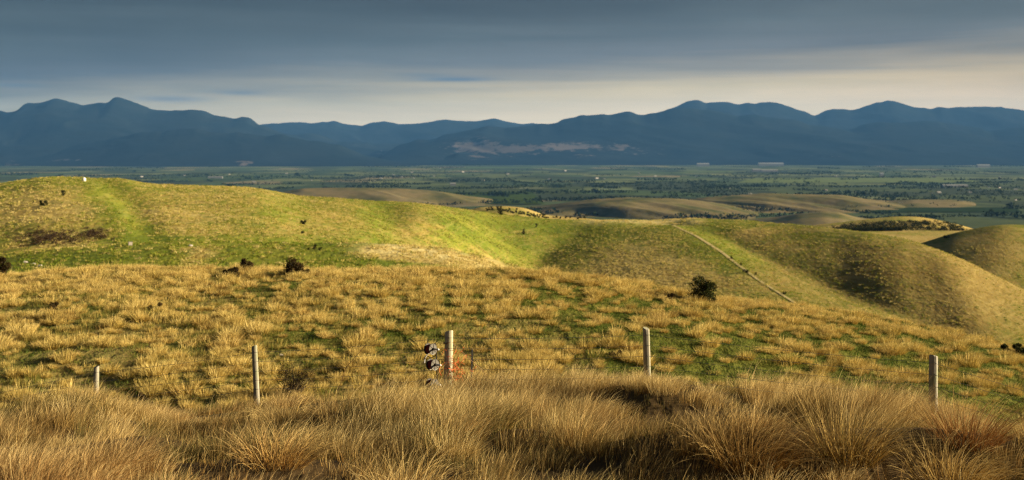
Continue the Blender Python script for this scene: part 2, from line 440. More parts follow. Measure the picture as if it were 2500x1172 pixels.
def ground_mat():
    m, t = new_mat("hill turf")
    pos = t.node('ShaderNodeNewGeometry').outputs['Position']
    g = t.attr('green').outputs['Fac']
    fine = t.noise(t.vmul(pos, (1, 0.45, 0.3)), 0.75, 4, 0.7)
    tuft = t.noise(t.vmul(pos, (1, 0.4, 0.3)), 0.28, 3, 0.65)
    big = t.noise(pos, 0.03, 3, 0.6)
    k = t.math('ADD', g, t.math('MULTIPLY', t.math('SUBTRACT', fine, 0.5), 1.15))
    k = t.math('ADD', k, t.math('MULTIPLY', t.math('SUBTRACT', tuft, 0.5), 1.0))
    k = t.sstep(k, 0.15, 0.75)
    brown = t.attr('brown').outputs['Fac']  # shade of the right hills, mixed into the turf colours
    green = t.mix(t.ramp(big, [(0.35, 0.0), (0.65, 1.0)]), (0.15, 0.185, 0.022), (0.25, 0.25, 0.034))
    green = t.mix(t.ramp(tuft, [(0.4, 0), (0.7, 0.6)]), green, (0.085, 0.13, 0.015))
    straw = t.mix(t.ramp(fine, [(0.35, 0.0), (0.65, 1.0)]), (0.30, 0.22, 0.05), (0.58, 0.47, 0.18))
    straw = t.mix(t.ramp(big, [(0.3, 0.0), (0.7, 0.5)]), straw, (0.34, 0.20, 0.045))
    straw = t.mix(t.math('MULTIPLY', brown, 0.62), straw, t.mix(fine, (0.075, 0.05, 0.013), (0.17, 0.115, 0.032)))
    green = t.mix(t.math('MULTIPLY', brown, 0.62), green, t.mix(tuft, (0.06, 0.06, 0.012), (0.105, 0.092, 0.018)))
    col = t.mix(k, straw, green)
    col = t.mix(t.attr('pale').outputs['Fac'], col, t.mix(fine, (0.50, 0.40, 0.15), (0.74, 0.63, 0.30)))
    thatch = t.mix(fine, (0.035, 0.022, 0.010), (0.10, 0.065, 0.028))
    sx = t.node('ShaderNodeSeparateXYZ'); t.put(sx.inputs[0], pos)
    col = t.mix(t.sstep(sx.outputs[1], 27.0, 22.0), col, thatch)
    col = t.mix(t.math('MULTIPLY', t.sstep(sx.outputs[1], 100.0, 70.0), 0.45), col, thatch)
    terr = t.noise(t.vmul(pos, (0.035, 0.035, 1.35)), 1.0, 3, 0.6, 0.5)          # sheep tracks along the contours
    col = t.mix(t.math('MULTIPLY', t.sstep(terr, 0.52, 0.60), t.math('MULTIPLY', t.sstep(sx.outputs[1], 250.0, 330.0), 0.22)), col, (0.42, 0.32, 0.11))
    h = t.math('ADD', t.math('MULTIPLY', fine, 0.7), t.math('MULTIPLY', tuft, 1.0))
    h = t.math('ADD', h, t.math('MULTIPLY', terr, 0.45))
    finish(t, pbsdf(t, col, 0.95, h, 0.55, 0.8, spec=0.05))
    return m

# ------------------------------------------------------------------ plain, low hills, mountains
PLAIN = -200.0
def plain_mat():
    m, t = new_mat("valley fields")
    pos = t.node('ShaderNodeNewGeometry').outputs['Position']
    warp = t.noise(pos, 0.0009, 2, 0.5)
    rot = t.node('ShaderNodeMapping'); t.put(rot.inputs[0], pos); rot.inputs['Rotation'].default_value = (0, 0, R(17)); rot.inputs['Scale'].default_value = (1.0, 0.55, 1)
    vor = t.node('ShaderNodeTexVoronoi', distance='CHEBYCHEV'); t.put(vor.inputs['Vector'], rot.outputs[0]); vor.inputs['Scale'].default_value = 0.0026
    vor.inputs['Randomness'].default_value = 0.85
    sc = t.node('ShaderNodeSeparateColor'); t.l.new(vor.outputs['Color'], sc.inputs[0])
    f = sc.outputs[0]
    col = t.ramp(f, [(0.0, (0.05, 0.065, 0.033)), (0.22, (0.085, 0.11, 0.042)), (0.40, (0.06, 0.09, 0.045)), (0.55, (0.14, 0.17, 0.07)), (0.70, (0.08, 0.12, 0.045)),
                     (0.82, (0.19, 0.21, 0.09)), (0.90, (0.26, 0.22, 0.12)), (0.95, (0.07, 0.09, 0.03))], 'CONSTANT')
    vor2 = t.node('ShaderNodeTexVoronoi', distance='CHEBYCHEV'); t.put(vor2.inputs['Vector'], rot.outputs[0]); vor2.inputs['Scale'].default_value = 0.0075
    sc2 = t.node('ShaderNodeSeparateColor'); t.l.new(vor2.outputs['Color'], sc2.inputs[0])
    col = t.mix(t.math('MULTIPLY', sc2.outputs[1], 0.5), col, t.mix(1.0, col, (0.45, 0.5, 0.5), 'MULTIPLY'))
    n = t.noise(pos, 0.012, 4, 0.65)
    col = t.mix(t.ramp(n, [(0.4, 0.0), (0.75, 0.7)]), col, (0.022, 0.040, 0.018))
    finish(t, pbsdf(t, col, 0.95, spec=0.05))
    return m
def build_plain():
    rows = np.concatenate([np.linspace(700, 6000, 40), np.linspace(6200, 35500, 40)]); ts = np.linspace(-1, 1, 60)
    Y, T = np.meshgrid(rows, ts, indexing='ij'); X = T * (Y * 0.85 + 1500)
    Z = np.full_like(X, PLAIN) + 1.5 * fbm(X, Y, 2500, 2, 70) 
    tag(link("valley_plain", mesh_np("valley_plain", np.stack([X, Y, Z], -1).reshape(-1, 3), grid_faces(len(rows), len(ts)), plain_mat(), smooth=True)), kind='structure')

def low_hill(name, crest, Yc, u0, u1, run, mat, seed, amp=36.0, wl=230.0):
    us = np.arange(u0, u1 + 1, 5.0); cr = curve(crest, 7)
    s = np.concatenate([np.linspace(-run, 0, 46), np.linspace(0, run * 1.3, 24)[1:]])
    S, Uc = np.meshgrid(s, us, indexing='ij')
    zc = zv(cr(Uc), Yc); Y = Yc + S; X = (Uc - U0) / F * Yc * (1 + S / Yc * 0.9)
    h = np.maximum(zc - PLAIN, -4)
    t = np.where(S < 0, 1 + S / run, 1 - S / (run * 1.3))
    z = PLAIN - 3 + (h + 3) * np.sin(np.clip(t, 0, 1) * math.pi / 2) ** 1.3
    gul = np.abs(fbm(X + 0.9 * S, Y * 0.25, wl, 3, seed))
    z = z - amp * (gul) * np.sin(np.clip(t, 0, 1) * math.pi) * np.clip(h / 40, 0, 1)
    me = mesh_np(name, np.stack([X, Y, z], -1).reshape(-1, 3), grid_faces(len(s), len(us)), mat, smooth=True)
    return tag(link(name, me), kind='structure')
def tan_mat():
    m, t = new_mat("dry hill pasture")
    pos = t.node('ShaderNodeNewGeometry').outputs['Position']
    a = t.noise(pos, 0.006, 4, 0.6); b = t.noise(pos, 0.03, 4, 0.65)
    col = t.ramp(a, [(0.30, (0.05, 0.07, 0.022)), (0.46, (0.14, 0.125, 0.047)), (0.60, (0.22, 0.17, 0.08)), (0.78, (0.14, 0.125, 0.055))])
    col = t.mix(t.ramp(b, [(0.45, 0.0), (0.75, 0.6)]), col, (0.12, 0.10, 0.04))
    finish(t, pbsdf(t, col, 0.95, b, 0.4, 6.0, spec=0.05))
    return m

def mountain_mat():
    m, t = new_mat("mountain forest")
    pos = t.node('ShaderNodeNewGeometry').outputs['Position']
    bare = t.attr('bare').outputs['Fac']
    n = t.noise(pos, 0.0014, 5, 0.65); n2 = t.noise(pos, 0.006, 4, 0.65)
    forest = t.ramp(n, [(0.3, (0.007, 0.012, 0.013)), (0.7, (0.017, 0.022, 0.022))])
    k = t.sstep(t.math('ADD', bare, t.math('MULTIPLY', t.math('SUBTRACT', n2, 0.5), 2.6)), 0.50, 0.95)
    col = t.mix(k, forest, t.mix(n, (0.07, 0.058, 0.05), (0.18, 0.15, 0.13)))
    finish(t, pbsdf(t, col, 0.95, n2, 0.25, 40.0, spec=0.0))
    return m

def mountain_range(crest, D, run, u0, u1, mat, seed, bare=(), smooth=5, amp=140.0):
    us = np.arange(u0, u1 + 1, 6.0); cr = curve(crest, smooth)
    s = np.concatenate([np.linspace(-run, 0, 60), np.linspace(0, run * 0.7, 22)[1:]])
    S, Uc = np.meshgrid(s, us, indexing='ij')
    fac = np.where(S < 0, 1 + 0.10 * fbm(Uc, Uc * 0 + seed, 420, 1, seed + 5), 1.0)
    Y = D + S * fac; X = (Uc - U0) / F * (D + S * fac * 0.75)
    zc = zv(cr(Uc), D); zc = zc + 22 * fbm(Uc, Uc * 0, 34, 3, seed + 3) * np.clip((zc - PLAIN) / 400, 0, 1)
    t = np.where(S < 0, 1 + S / run, 1 - S / (run * 0.7)); t = np.clip(t, 0, 1)
    soft = zv(curve(crest, 70)(Uc), D); zc = soft + (zc - soft) * sst(t, 0.45, 1.0)
    h = np.maximum(zc - PLAIN, -15)
    z = PLAIN - 12 + (h + 12) * (0.45 * t + 0.55 * np.sin(t * math.pi / 2) ** 1.7)
    rg = ridged(X + 0.7 * S + 500 * fbm(X, Y, 1500, 2, seed + 9), Y * 0.8, 2600, 4, seed)
    z = z + amp * (rg - 0.35) * np.sin(t * math.pi) * np.clip(h / 500, 0, 1)
    v = V0 - F * z / Y; uu = U0 + F * X / Y
    b = np.zeros_like(z)
    for cu, cv, ru, rv, a in bare: b = b + a * np.exp(-(((uu - cu) / ru) ** 2 + ((v - cv) / rv) ** 2))
    me = mesh_np("mountain_range", np.stack([X, Y, z], -1).reshape(-1, 3), grid_faces(len(s), len(us)), mat, {'bare': b.ravel()}, smooth=True)
    return tag(link("mountain_range", me), kind='structure')

def build_far():
    build_plain()
    tm = tan_mat(); mm = mountain_mat()
    low_hill("low_hill", [(1180, 540), (1300, 517), (1380, 499), (1450, 488), (1530, 483), (1640, 485), (1700, 491), (1760, 500), (1860, 520), (1990, 560)], 4050, 1180, 1990, 620, tm, 81)
    low_hill("low_hill", [(1560, 530), (1640, 500), (1720, 483), (1780, 478), (1870, 472), (1950, 475), (2060, 477), (2130, 489), (2200, 500), (2330, 530)], 4500, 1560, 2330, 560, tm, 85)
    low_hill("low_hill", [(560, 500), (640, 478), (690, 469), (740, 460), (850, 458), (950, 459), (1040, 464), (1090, 470), (1160, 482), (1250, 500)], 4900, 560, 1250, 420, tm, 88, 14)
    low_hill("low_hill", [(2050, 520), (2120, 500), (2230, 488), (2330, 490), (2400, 500), (2480, 520)], 4700, 2050, 2480, 380, tm, 91, 6)
    low_hill("low_hill", [(1700, 575), (1800, 556), (1900, 536), (1950, 524), (2010, 517), (2050, 520), (2090, 533), (2160, 552), (2300, 580)], 3300, 1700, 2300, 420, tm, 93, 5)
    M1 = [(-1200, 330), (-700, 270), (-350, 235), (-150, 262), (0, 272), (20, 274), (40, 270), (63, 251), (103, 250), (140, 240), (166, 248), (206, 257), (240, 251), (260, 252), (276, 239), (293, 235),
          (310, 243), (346, 255), (370, 265), (409, 272), (449, 266), (489, 269), (522, 283), (572, 289), (592, 281), (609, 286), (635, 307), (700, 326), (800, 356), (900, 384), (1000, 400), (1200, 410)]
    M1F = [(-1200, 380), (-500, 370), (-100, 392), (50, 384), (140, 368), (230, 346), (350, 325), (450, 313), (520, 320), (620, 330), (700, 331), (760, 342), (829, 352), (897, 381), (956, 393), (1050, 402), (1200, 408)]
    M2 = [(400, 330), (550, 318), (620, 310), (640, 303), (705, 297), (735, 296), (770, 302), (815, 296), (850, 304), (886, 308), (913, 297), (943, 297), (976, 305), (1030, 300), (1093, 293),
          (1163, 297), (1206, 290), (1243, 298), (1279, 303), (1309, 301), (1400, 310), (1600, 330), (1800, 350)]
    M2F = [(500, 372), (560, 345), (640, 322), (700, 331), (760, 325), (829, 345), (900, 348), (973, 352), (1030, 365), (1100, 380), (1200, 392)]
    M3 = [(880, 400), (930, 382), (973, 352), (1040, 340), (1096, 330), (1150, 318), (1193, 309), (1250, 309), (1329, 302), (1356, 300), (1376, 289), (1419, 280), (1462, 281), (1496, 278), (1539, 273),
          (1562, 280), (1602, 278), (1635, 268), (1660, 262), (1694, 264), (1744, 272), (1794, 281), (1848, 281), (1895, 287), (1946, 297), (1996, 307), (2073, 315), (2114, 301), (2147, 297), (2214, 297),
          (2298, 297), (2366, 307), (2416, 318), (2500, 312), (2700, 300), (3000, 320), (3600, 360)]
    M3B = [(1400, 330), (1560, 290), (1635, 266), (1660, 254), (1680, 245), (1707, 245), (1720, 252), (1774, 249), (1794, 253), (1825, 252), (1841, 257), (1868, 250), (1895, 249), (1915, 255), (1946, 267), (1969, 276),
           (1986, 285), (1996, 281), (2023, 265), (2056, 265), (2073, 272), (2103, 265), (2130, 252), (2164, 245), (2198, 250), (2231, 260), (2268, 264), (2298, 259), (2318, 263), (2349, 260), (2399, 259),
           (2450, 260), (2473, 265), (2500, 270), (2650, 262), (2900, 280), (3600, 330)]
    M3F = [(1000, 402), (1080, 385), (1120, 372), (1180, 378), (1260, 384), (1340, 374), (1420, 370), (1500, 376), (1580, 382), (1700, 388), (1850, 386), (1960, 383), (2100, 384), (2300, 386), (2600, 380), (3600, 385)]
    mountain_range(M2, 30000, 6000, 400, 1800, mm, 101)
    mountain_range(M3B, 27500, 5200, 1400, 3600, mm, 103)
    mountain_range(M1, 23000, 5500, -1200, 1200, mm, 105, ((40, 398, 40, 8, .8), (180, 390, 40, 6, .5)))
    mountain_range(M2F, 24500, 4200, 500, 1200, mm, 107, ((920, 372, 30, 12, .5), (1050, 380, 30, 10, .5)))
    mountain_range(M3, 22500, 4600, 880, 3600, mm, 109, ((1160, 360, 75, 22, 1.0), (1255, 366, 55, 14, .8), (1340, 362, 60, 12, .72), (1400, 356, 55, 12, .72), (1500, 360, 75, 14, .7), (1580, 375, 50, 10, .4), (2020, 379, 50, 5, .5)))
    mountain_range(M1F, 19000, 2600, -1200, 1200, mm, 111, ((170, 391, 60, 5, .7), (600, 399, 30, 7, .9), (30, 402, 30, 6, .7)), amp=90)
    mountain_range(M3F, 19500, 1800, 1000, 3600, mm, 113, ((1170, 383, 40, 10, .7), (1420, 380, 60, 6, .5)), amp=30)

build_ground()
build_far()

# ------------------------------------------------------------------ haze
def build_haze():
    mb = MB(); mb.box((-32000, -60, -260), (32000, 36000, 1400))
    m, t = new_mat("valley haze")
    v = t.node('ShaderNodeVolumePrincipled')
    v.inputs['Color'].default_value = (0.15, 0.415, 0.93, 1); v.inputs['Density'].default_value = 1.45e-5
    v.inputs['Anisotropy'].default_value = 0.0
    o = t.node('ShaderNodeOutputMaterial'); t.l.new(v.outputs[0], o.inputs['Volume'])
    tag(mb.build("haze", m), kind='stuff')
build_haze()
# ------------------------------------------------------------------ grass
def blade_mat(name, stops, tip=(0.76, 0.60, 0.24), tipamt=0.6, rust=(0.24, 0.085, 0.02), trans=0.14, inst=None):
    m, t = new_mat(name)
    tone = t.attr('tone').outputs['Fac']; s = t.attr('along').outputs['Fac']
    if inst == 'random':
        oi = t.node('ShaderNodeObjectInfo').outputs['Random']
        tone = t.math('ADD', tone, t.math('MULTIPLY', t.math('SUBTRACT', oi, 0.5), 0.45))
    if inst == 'gmix':
        gm = t.attr('gmix', 'INSTANCER').outputs['Fac']
        tone = t.math('ADD', t.math('MULTIPLY', t.math('SUBTRACT', tone, 0.5), 0.5), gm)
    col = t.ramp(tone, stops)
    if rust: col = t.mix(t.math('MULTIPLY', t.attr('rust').outputs['Fac'], 0.85), col, rust)
    if tipamt: col = t.mix(t.math('MULTIPLY', t.math('MULTIPLY', t.math('POWER', s, 1.5), tipamt), t.math('ADD', t.math('MULTIPLY', tone, 1.1), 0.35), clamp=True), col, tip)
    d = t.node('ShaderNodeBsdfDiffuse'); t.put(d.inputs[0], col)
    tr = t.node('ShaderNodeBsdfTranslucent'); t.put(tr.inputs[0], col)
    mx = t.node('ShaderNodeMixShader'); mx.inputs[0].default_value = trans
    t.l.new(d.outputs[0], mx.inputs[1]); t.l.new(tr.outputs[0], mx.inputs[2])
    finish(t, mx.outputs[0])
    return m
STRAW = [(0.0, (0.06, 0.07, 0.014)), (0.22, (0.11, 0.075, 0.018)), (0.45, (0.225, 0.125, 0.026)), (0.7, (0.43, 0.27, 0.066)), (1.0, (0.56, 0.42, 0.19))]
SLOPE = [(0.0, (0.11, 0.13, 0.02)), (0.25, (0.25, 0.20, 0.045)), (0.5, (0.42, 0.285, 0.06)), (0.75, (0.58, 0.42, 0.105)), (1.0, (0.68, 0.53, 0.19))]
TURF = [(0.0, (0.030, 0.070, 0.010)), (0.35, (0.06, 0.105, 0.014)), (0.65, (0.12, 0.135, 0.022)), (1.0, (0.27, 0.21, 0.055))]

def blades(root, az, tilt, L, droop, wind, width, segs, rng):
    N = len(root)
    d = np.stack([np.sin(tilt) * np.cos(az), np.sin(tilt) * np.sin(az), np.cos(tilt)], -1)
    hx = np.stack([np.cos(az), np.sin(az), np.zeros(N)], -1)
    p = root.copy(); out = np.zeros((N, segs + 1, 2, 3)); along = np.zeros((N, segs + 1, 2))
    rnd = rng.normal(size=(N, 3))
    for k in range(segs + 1):
        s = k / segs
        side = np.cross(d, rnd); side /= np.linalg.norm(side, axis=1, keepdims=True) + 1e-9
        wd = (width * (1 - 0.85 * s ** 1.4))[:, None] * 0.5
        out[:, k, 0] = p - side * wd; out[:, k, 1] = p + side * wd; along[:, k] = s
        if k < segs:
            p = p + d * (L / segs)[:, None]
            bend = droop[:, None] * (hx * 0.55 + np.array([0, 0, -0.75])) * (0.4 + 1.4 * s) / segs
            d = d + bend + np.concatenate([wind, np.zeros((N, 1))], 1) * (0.5 + s) / segs
            d /= np.linalg.norm(d, axis=1, keepdims=True)
    i = np.arange(N)[:, None] * (segs + 1) * 2 + np.arange(segs)[None] * 2
    f = np.stack([i, i + 1, i + 3, i + 2], -1).reshape(-1, 4)
    return out.reshape(-1, 3), f, along.reshape(-1)

def clump(rng, n, rad, h, lean=(0.5, -0.1), tone=0.5, rust=0.0, spread=0.55, droop=0.9, width=0.005, segs=5, stalks=0.06):
    """roots, etc. of one tussock at the origin; returns dict of arrays"""
    a = rng.uniform(0, 2 * math.pi, n); r = rad * np.sqrt(rng.uniform(0, 1, n))
    root = np.stack([r * np.cos(a), r * np.sin(a), np.full(n, -0.04)], -1)
    tilt = np.abs(rng.normal(0.12, 0.10, n)) + spread * (r / rad) ** 1.3 * rng.uniform(0.5, 1.1, n)
    az = a + rng.normal(0, 0.5, n)
    L = h * rng.uniform(0.6, 1.25, n)
    dr = droop * rng.uniform(0.3, 1.3, n)
    st = rng.uniform(0, 1, n) < stalks
    L = np.where(st, L * 1.25, L); dr = np.where(st, dr * 0.4, dr); tilt = np.where(st, tilt * 0.5, tilt)
    g = rng.normal(1, 0.25, (n, 1))
    wind = np.array([lean]) * g
    tn = np.clip(tone + rng.normal(0, 0.17, n) + st * 0.5, 0, 1)
    ru = np.clip(rust + rng.normal(0, 0.15, n) * (rust > 0.01), 0, 1)
    return dict(root=root, az=az, tilt=tilt, L=L, droop=dr, wind=wind, width=width * rng.uniform(0.6, 1.3, n) * (1 + 0.45 * st), tone=tn, rust=ru)
def clump_mesh(name, cs, mat, segs, rng):
    cat = lambda k: np.concatenate([c[k] for c in cs])
    v, f, al = blades(cat('root'), cat('az'), cat('tilt'), cat('L'), cat('droop'), cat('wind'), cat('width'), segs, rng)
    rep = (segs + 1) * 2
    return mesh_np(name, v, f, mat, {'tone': np.repeat(cat('tone'), rep), 'rust': np.repeat(cat('rust'), rep), 'along': al})

def in_px(x, Y, z): return U0 + F * x / Y, V0 - F * z / Y

M_FG = blade_mat("dry tussock blades", STRAW, tip=(0.74, 0.58, 0.27), tipamt=0.62)
M_SL = blade_mat("slope tussock blades", SLOPE, inst='random', tipamt=0.5)
M_TURF = blade_mat("short turf blades", TURF, tip=(0.3, 0.28, 0.08), tipamt=0.3, rust=None, inst='gmix')
M_HILL = blade_mat("hill tuft blades", [(0.0, (0.60, 0.48, 0.20)), (0.35, (0.46, 0.37, 0.10)), (0.65, (0.26, 0.27, 0.04)), (1.0, (0.13, 0.18, 0.02))], tipamt=0.0, rust=None, inst='gmix', trans=0.3)

# bare dark gaps between the foreground tussocks: (column, row, half width, half height)
GAPS = [(520, 1090, 150, 42), (270, 1150, 110, 45), (940, 1145, 130, 40), (1740, 1160, 100, 60), (110, 1075, 70, 26), (1580, 1075, 90, 30), (2170, 1165, 80, 45), (1310, 1060, 60, 22), (1930, 1090, 70, 35), (2420, 1130, 60, 40), (1230, 1175, 70, 40), (700, 1175, 60, 30), (1420, 1130, 60, 25), (40, 1160, 70, 40)]
# tussocks that stand out one by one: column, row of the base, height, radius, blades, tone, rust, droop, lean, label
BIG = [
    (715, 1040, 0.50, 0.30, 620, 0.55, 0.10, 1.7, (0.75, -0.1), 'large golden tussock arching over to the right below the second fence post from the left'),
    (675, 1135, 0.46, 0.26, 520, 0.50, 0.42, 1.5, (0.75, -0.15), 'rusty golden tussock in front of the large arching golden one'),
    (835, 1030, 0.52, 0.28, 480, 0.35, 0.45, 1.9, (0.85, -0.1), 'dark brown arching tussock between the big golden tussock and the wire reels'),
    (1830, 1130, 0.60, 0.32, 640, 0.42, 0.35, 1.5, (0.85, -0.15), 'big dark brown tussock with pale tips swept to the right'),
    (2075, 1120, 0.68, 0.24, 520, 0.42, 0.0, 0.9, (0.6, -0.05), 'tall upright olive green tussock fanning out in the right foreground'),
    (2330, 1185, 0.52, 0.28, 560, 0.62, 0.0, 1.6, (0.85, -0.2), 'pale straw tussock with tips bent to the right near the lower right corner'),
    (2365, 1080, 0.52, 0.24, 420, 0.30, 0.95, 0.9, (0.5, -0.1), 'rust red tussock just right of the rightmost fence post'),
    (1010, 1225, 0.46, 0.28, 560, 0.68, 0.15, 1.4, (0.8, -0.2), 'pale fluffy tussock at the bottom edge left of centre'),
]
def build_foreground():
    rng = np.random.default_rng(5)
    gaps = []
    for (u, v, a, b) in GAPS:
        x, Y, z = hit(u, v, 5, 22); x2, Y2, _ = hit(u, v - b, 5, 22)
        gaps.append((x, Y, a / F * Y, max(abs(Y2 - Y), 0.3)))
    bigs = []
    for (u, v, h, rad, n, tone, rust, droop, lean, label) in BIG:
        x, Y, z = hit(u, v, 5, 23) 
        c = clump(rng, n, rad, h, lean, tone, rust, 0.75, droop, 0.0046, 7, 0.0)
        o = link("tussock", clump_mesh("tussock", [c], M_FG, 7, rng), None, (x, Y, z))
        tag(o, label, 'tussock', 'large tussocks in the foreground'); bigs.append((x, Y, rad + 0.15))
    cs = []
    F1 = lambda x, Y, wl, sd: float(fbm(np.array([x]), np.array([Y]), wl, 2, sd)[0])
    for layer, cell in ((0, 0.37), (1, 0.34)):
        for y0 in np.arange(5.2, 25.5, cell):
            half = 0.47 * y0 + 1.6
            for x0 in np.arange(-half, half, cell):
                x = x0 + rng.uniform(0, cell); Y = y0 + rng.uniform(0, cell)
                ingap = any(((x - gx) / ga) ** 2 + ((Y - gy) / gb) ** 2 < rng.uniform(0.5, 1.1) for gx, gy, ga, gb in gaps)
                if any((x - bx) ** 2 + (Y - by) ** 2 < (br * 0.9) ** 2 for bx, by, br in bigs): continue
                nz = F1(x, Y, 2.2, 71); nz2 = F1(x, Y, 1.5, 73)
                u, v = in_px(x, Y, gz(x, Y))
                left = 1 - sst(u, 500, 1100)  # browner grass at left, plus corner darkening put into the blade tone
                rust = max(0, 0.55 * F1(x, Y, 2.6, 75) + 0.16 + 0.24 * left + 0.15 * sst(u, 1500, 2200))
                if layer == 0:
                    if ingap or nz2 < -0.24 or nz < -0.44: continue
                    h = min(0.56, max(0.17, 0.33 + 0.34 * nz + rng.uniform(-0.07, 0.09))) * (1 - 0.18 * left)
                    tone = 0.52 + 0.40 * nz2 - 0.34 * left + 0.16 * sst(Y, 12, 17) + rng.normal(0, 0.18)
                    if rng.uniform() < 0.07: rust += 0.4
                    if rng.uniform() < 0.07: tone = 0.10; rust = 0
                    n = int(rng.uniform(220, 330) * (1.25 if Y < 11 else 1.0)); rad = rng.uniform(0.14, 0.25)
                    sp, dr = rng.uniform(0.35, 0.7), rng.uniform(0.5, 1.4)
                else:
                    h = 0.14 + 0.08 * nz + rng.uniform(-0.05, 0.10); tone = 0.18 + 0.25 * nz2 + rng.normal(0, 0.15); n = 40; rad = 0.2
                    if ingap: h = rng.uniform(0.14, 0.25); n = 120; tone = rng.uniform(0.08, 0.38); rust += 0.2
                    sp, dr = 0.4, 0.5
                if Y > 15: h *= 1 - 0.15 * min(1, (Y - 15) / 4)
                if Y > 21: h *= max(0.4, 1 - (Y - 21) * 0.2)
                lean = (0.98 + 0.25 * nz + rng.normal(0, 0.10), -0.05 + rng.normal(0, 0.14))
                c = clump(rng, n, rad, h, lean, tone, rust, sp, dr, 0.0040, 5, 0.05)
                c['root'] += np.array([x, Y, 0]); c['root'][:, 2] = ground_z(c['root'][:, 0], c['root'][:, 1]) - 0.03
                cs.append(c)
    print("foreground clumps", len(cs), "blades", sum(len(c['az']) for c in cs))
    tag(link("tussock_grass", clump_mesh("tussock_grass", cs, M_FG, 5, rng)), kind='stuff')

def scatter_object(name, pts, rot, scl, pick, gmix, meshes):
    """one object that spreads small grass meshes over points"""
    src = bpy.data.collections.new(name + " sources")
    for i, me in enumerate(meshes):
        o = bpy.data.objects.new("%s source %02d" % (name, i), me); src.objects.link(o)
    me = bpy.data.meshes.new(name); me.vertices.add(len(pts)); me.vertices.foreach_set('co', np.ascontiguousarray(pts, np.float32).ravel())
    for an, av in (('scl', scl), ('gmix', gmix)):
        a = me.attributes.new(an, 'FLOAT', 'POINT'); a.data.foreach_set('value', np.ascontiguousarray(av, np.float32))
    a = me.attributes.new('rot', 'FLOAT_VECTOR', 'POINT'); a.data.foreach_set('vector', np.ascontiguousarray(rot, np.float32).ravel())
    a = me.attributes.new('pick', 'INT', 'POINT'); a.data.foreach_set('value', np.ascontiguousarray(pick, np.int32))
    me.update()
    o = link(name, me)
    ng = bpy.data.node_groups.new(name, 'GeometryNodeTree')
    ng.interface.new_socket('Geometry', in_out='INPUT', socket_type='NodeSocketGeometry')
    ng.interface.new_socket('Geometry', in_out='OUTPUT', socket_type='NodeSocketGeometry')
    gi = ng.nodes.new('NodeGroupInput'); go = ng.nodes.new('NodeGroupOutput')
    iop = ng.nodes.new('GeometryNodeInstanceOnPoints'); ci = ng.nodes.new('GeometryNodeCollectionInfo')
    ci.inputs['Collection'].default_value = src; ci.inputs['Separate Children'].default_value = True; ci.inputs['Reset Children'].default_value = True
    def na(nm, dt):
        n = ng.nodes.new('GeometryNodeInputNamedAttribute'); n.data_type = dt; n.inputs['Name'].default_value = nm
        return next(s for s in n.outputs if s.name == 'Attribute' and s.enabled)
    ng.links.new(gi.outputs[0], iop.inputs['Points']); ng.links.new(ci.outputs[0], iop.inputs['Instance'])
    iop.inputs['Pick Instance'].default_value = True
    ng.links.new(na('pick', 'INT'), iop.inputs['Instance Index'])
    e2r = ng.nodes.new('FunctionNodeEulerToRotation'); ng.links.new(na('rot', 'FLOAT_VECTOR'), e2r.inputs[0])
    ng.links.new(e2r.outputs[0], iop.inputs['Rotation']); ng.links.new(na('scl', 'FLOAT'), iop.inputs['Scale'])
    ng.links.new(iop.outputs[0], go.inputs[0])
    md = o.modifiers.new("scatter", 'NODES'); md.node_group = ng
    return tag(o, kind='stuff')

def tree_shadow_free(x, Y): return True

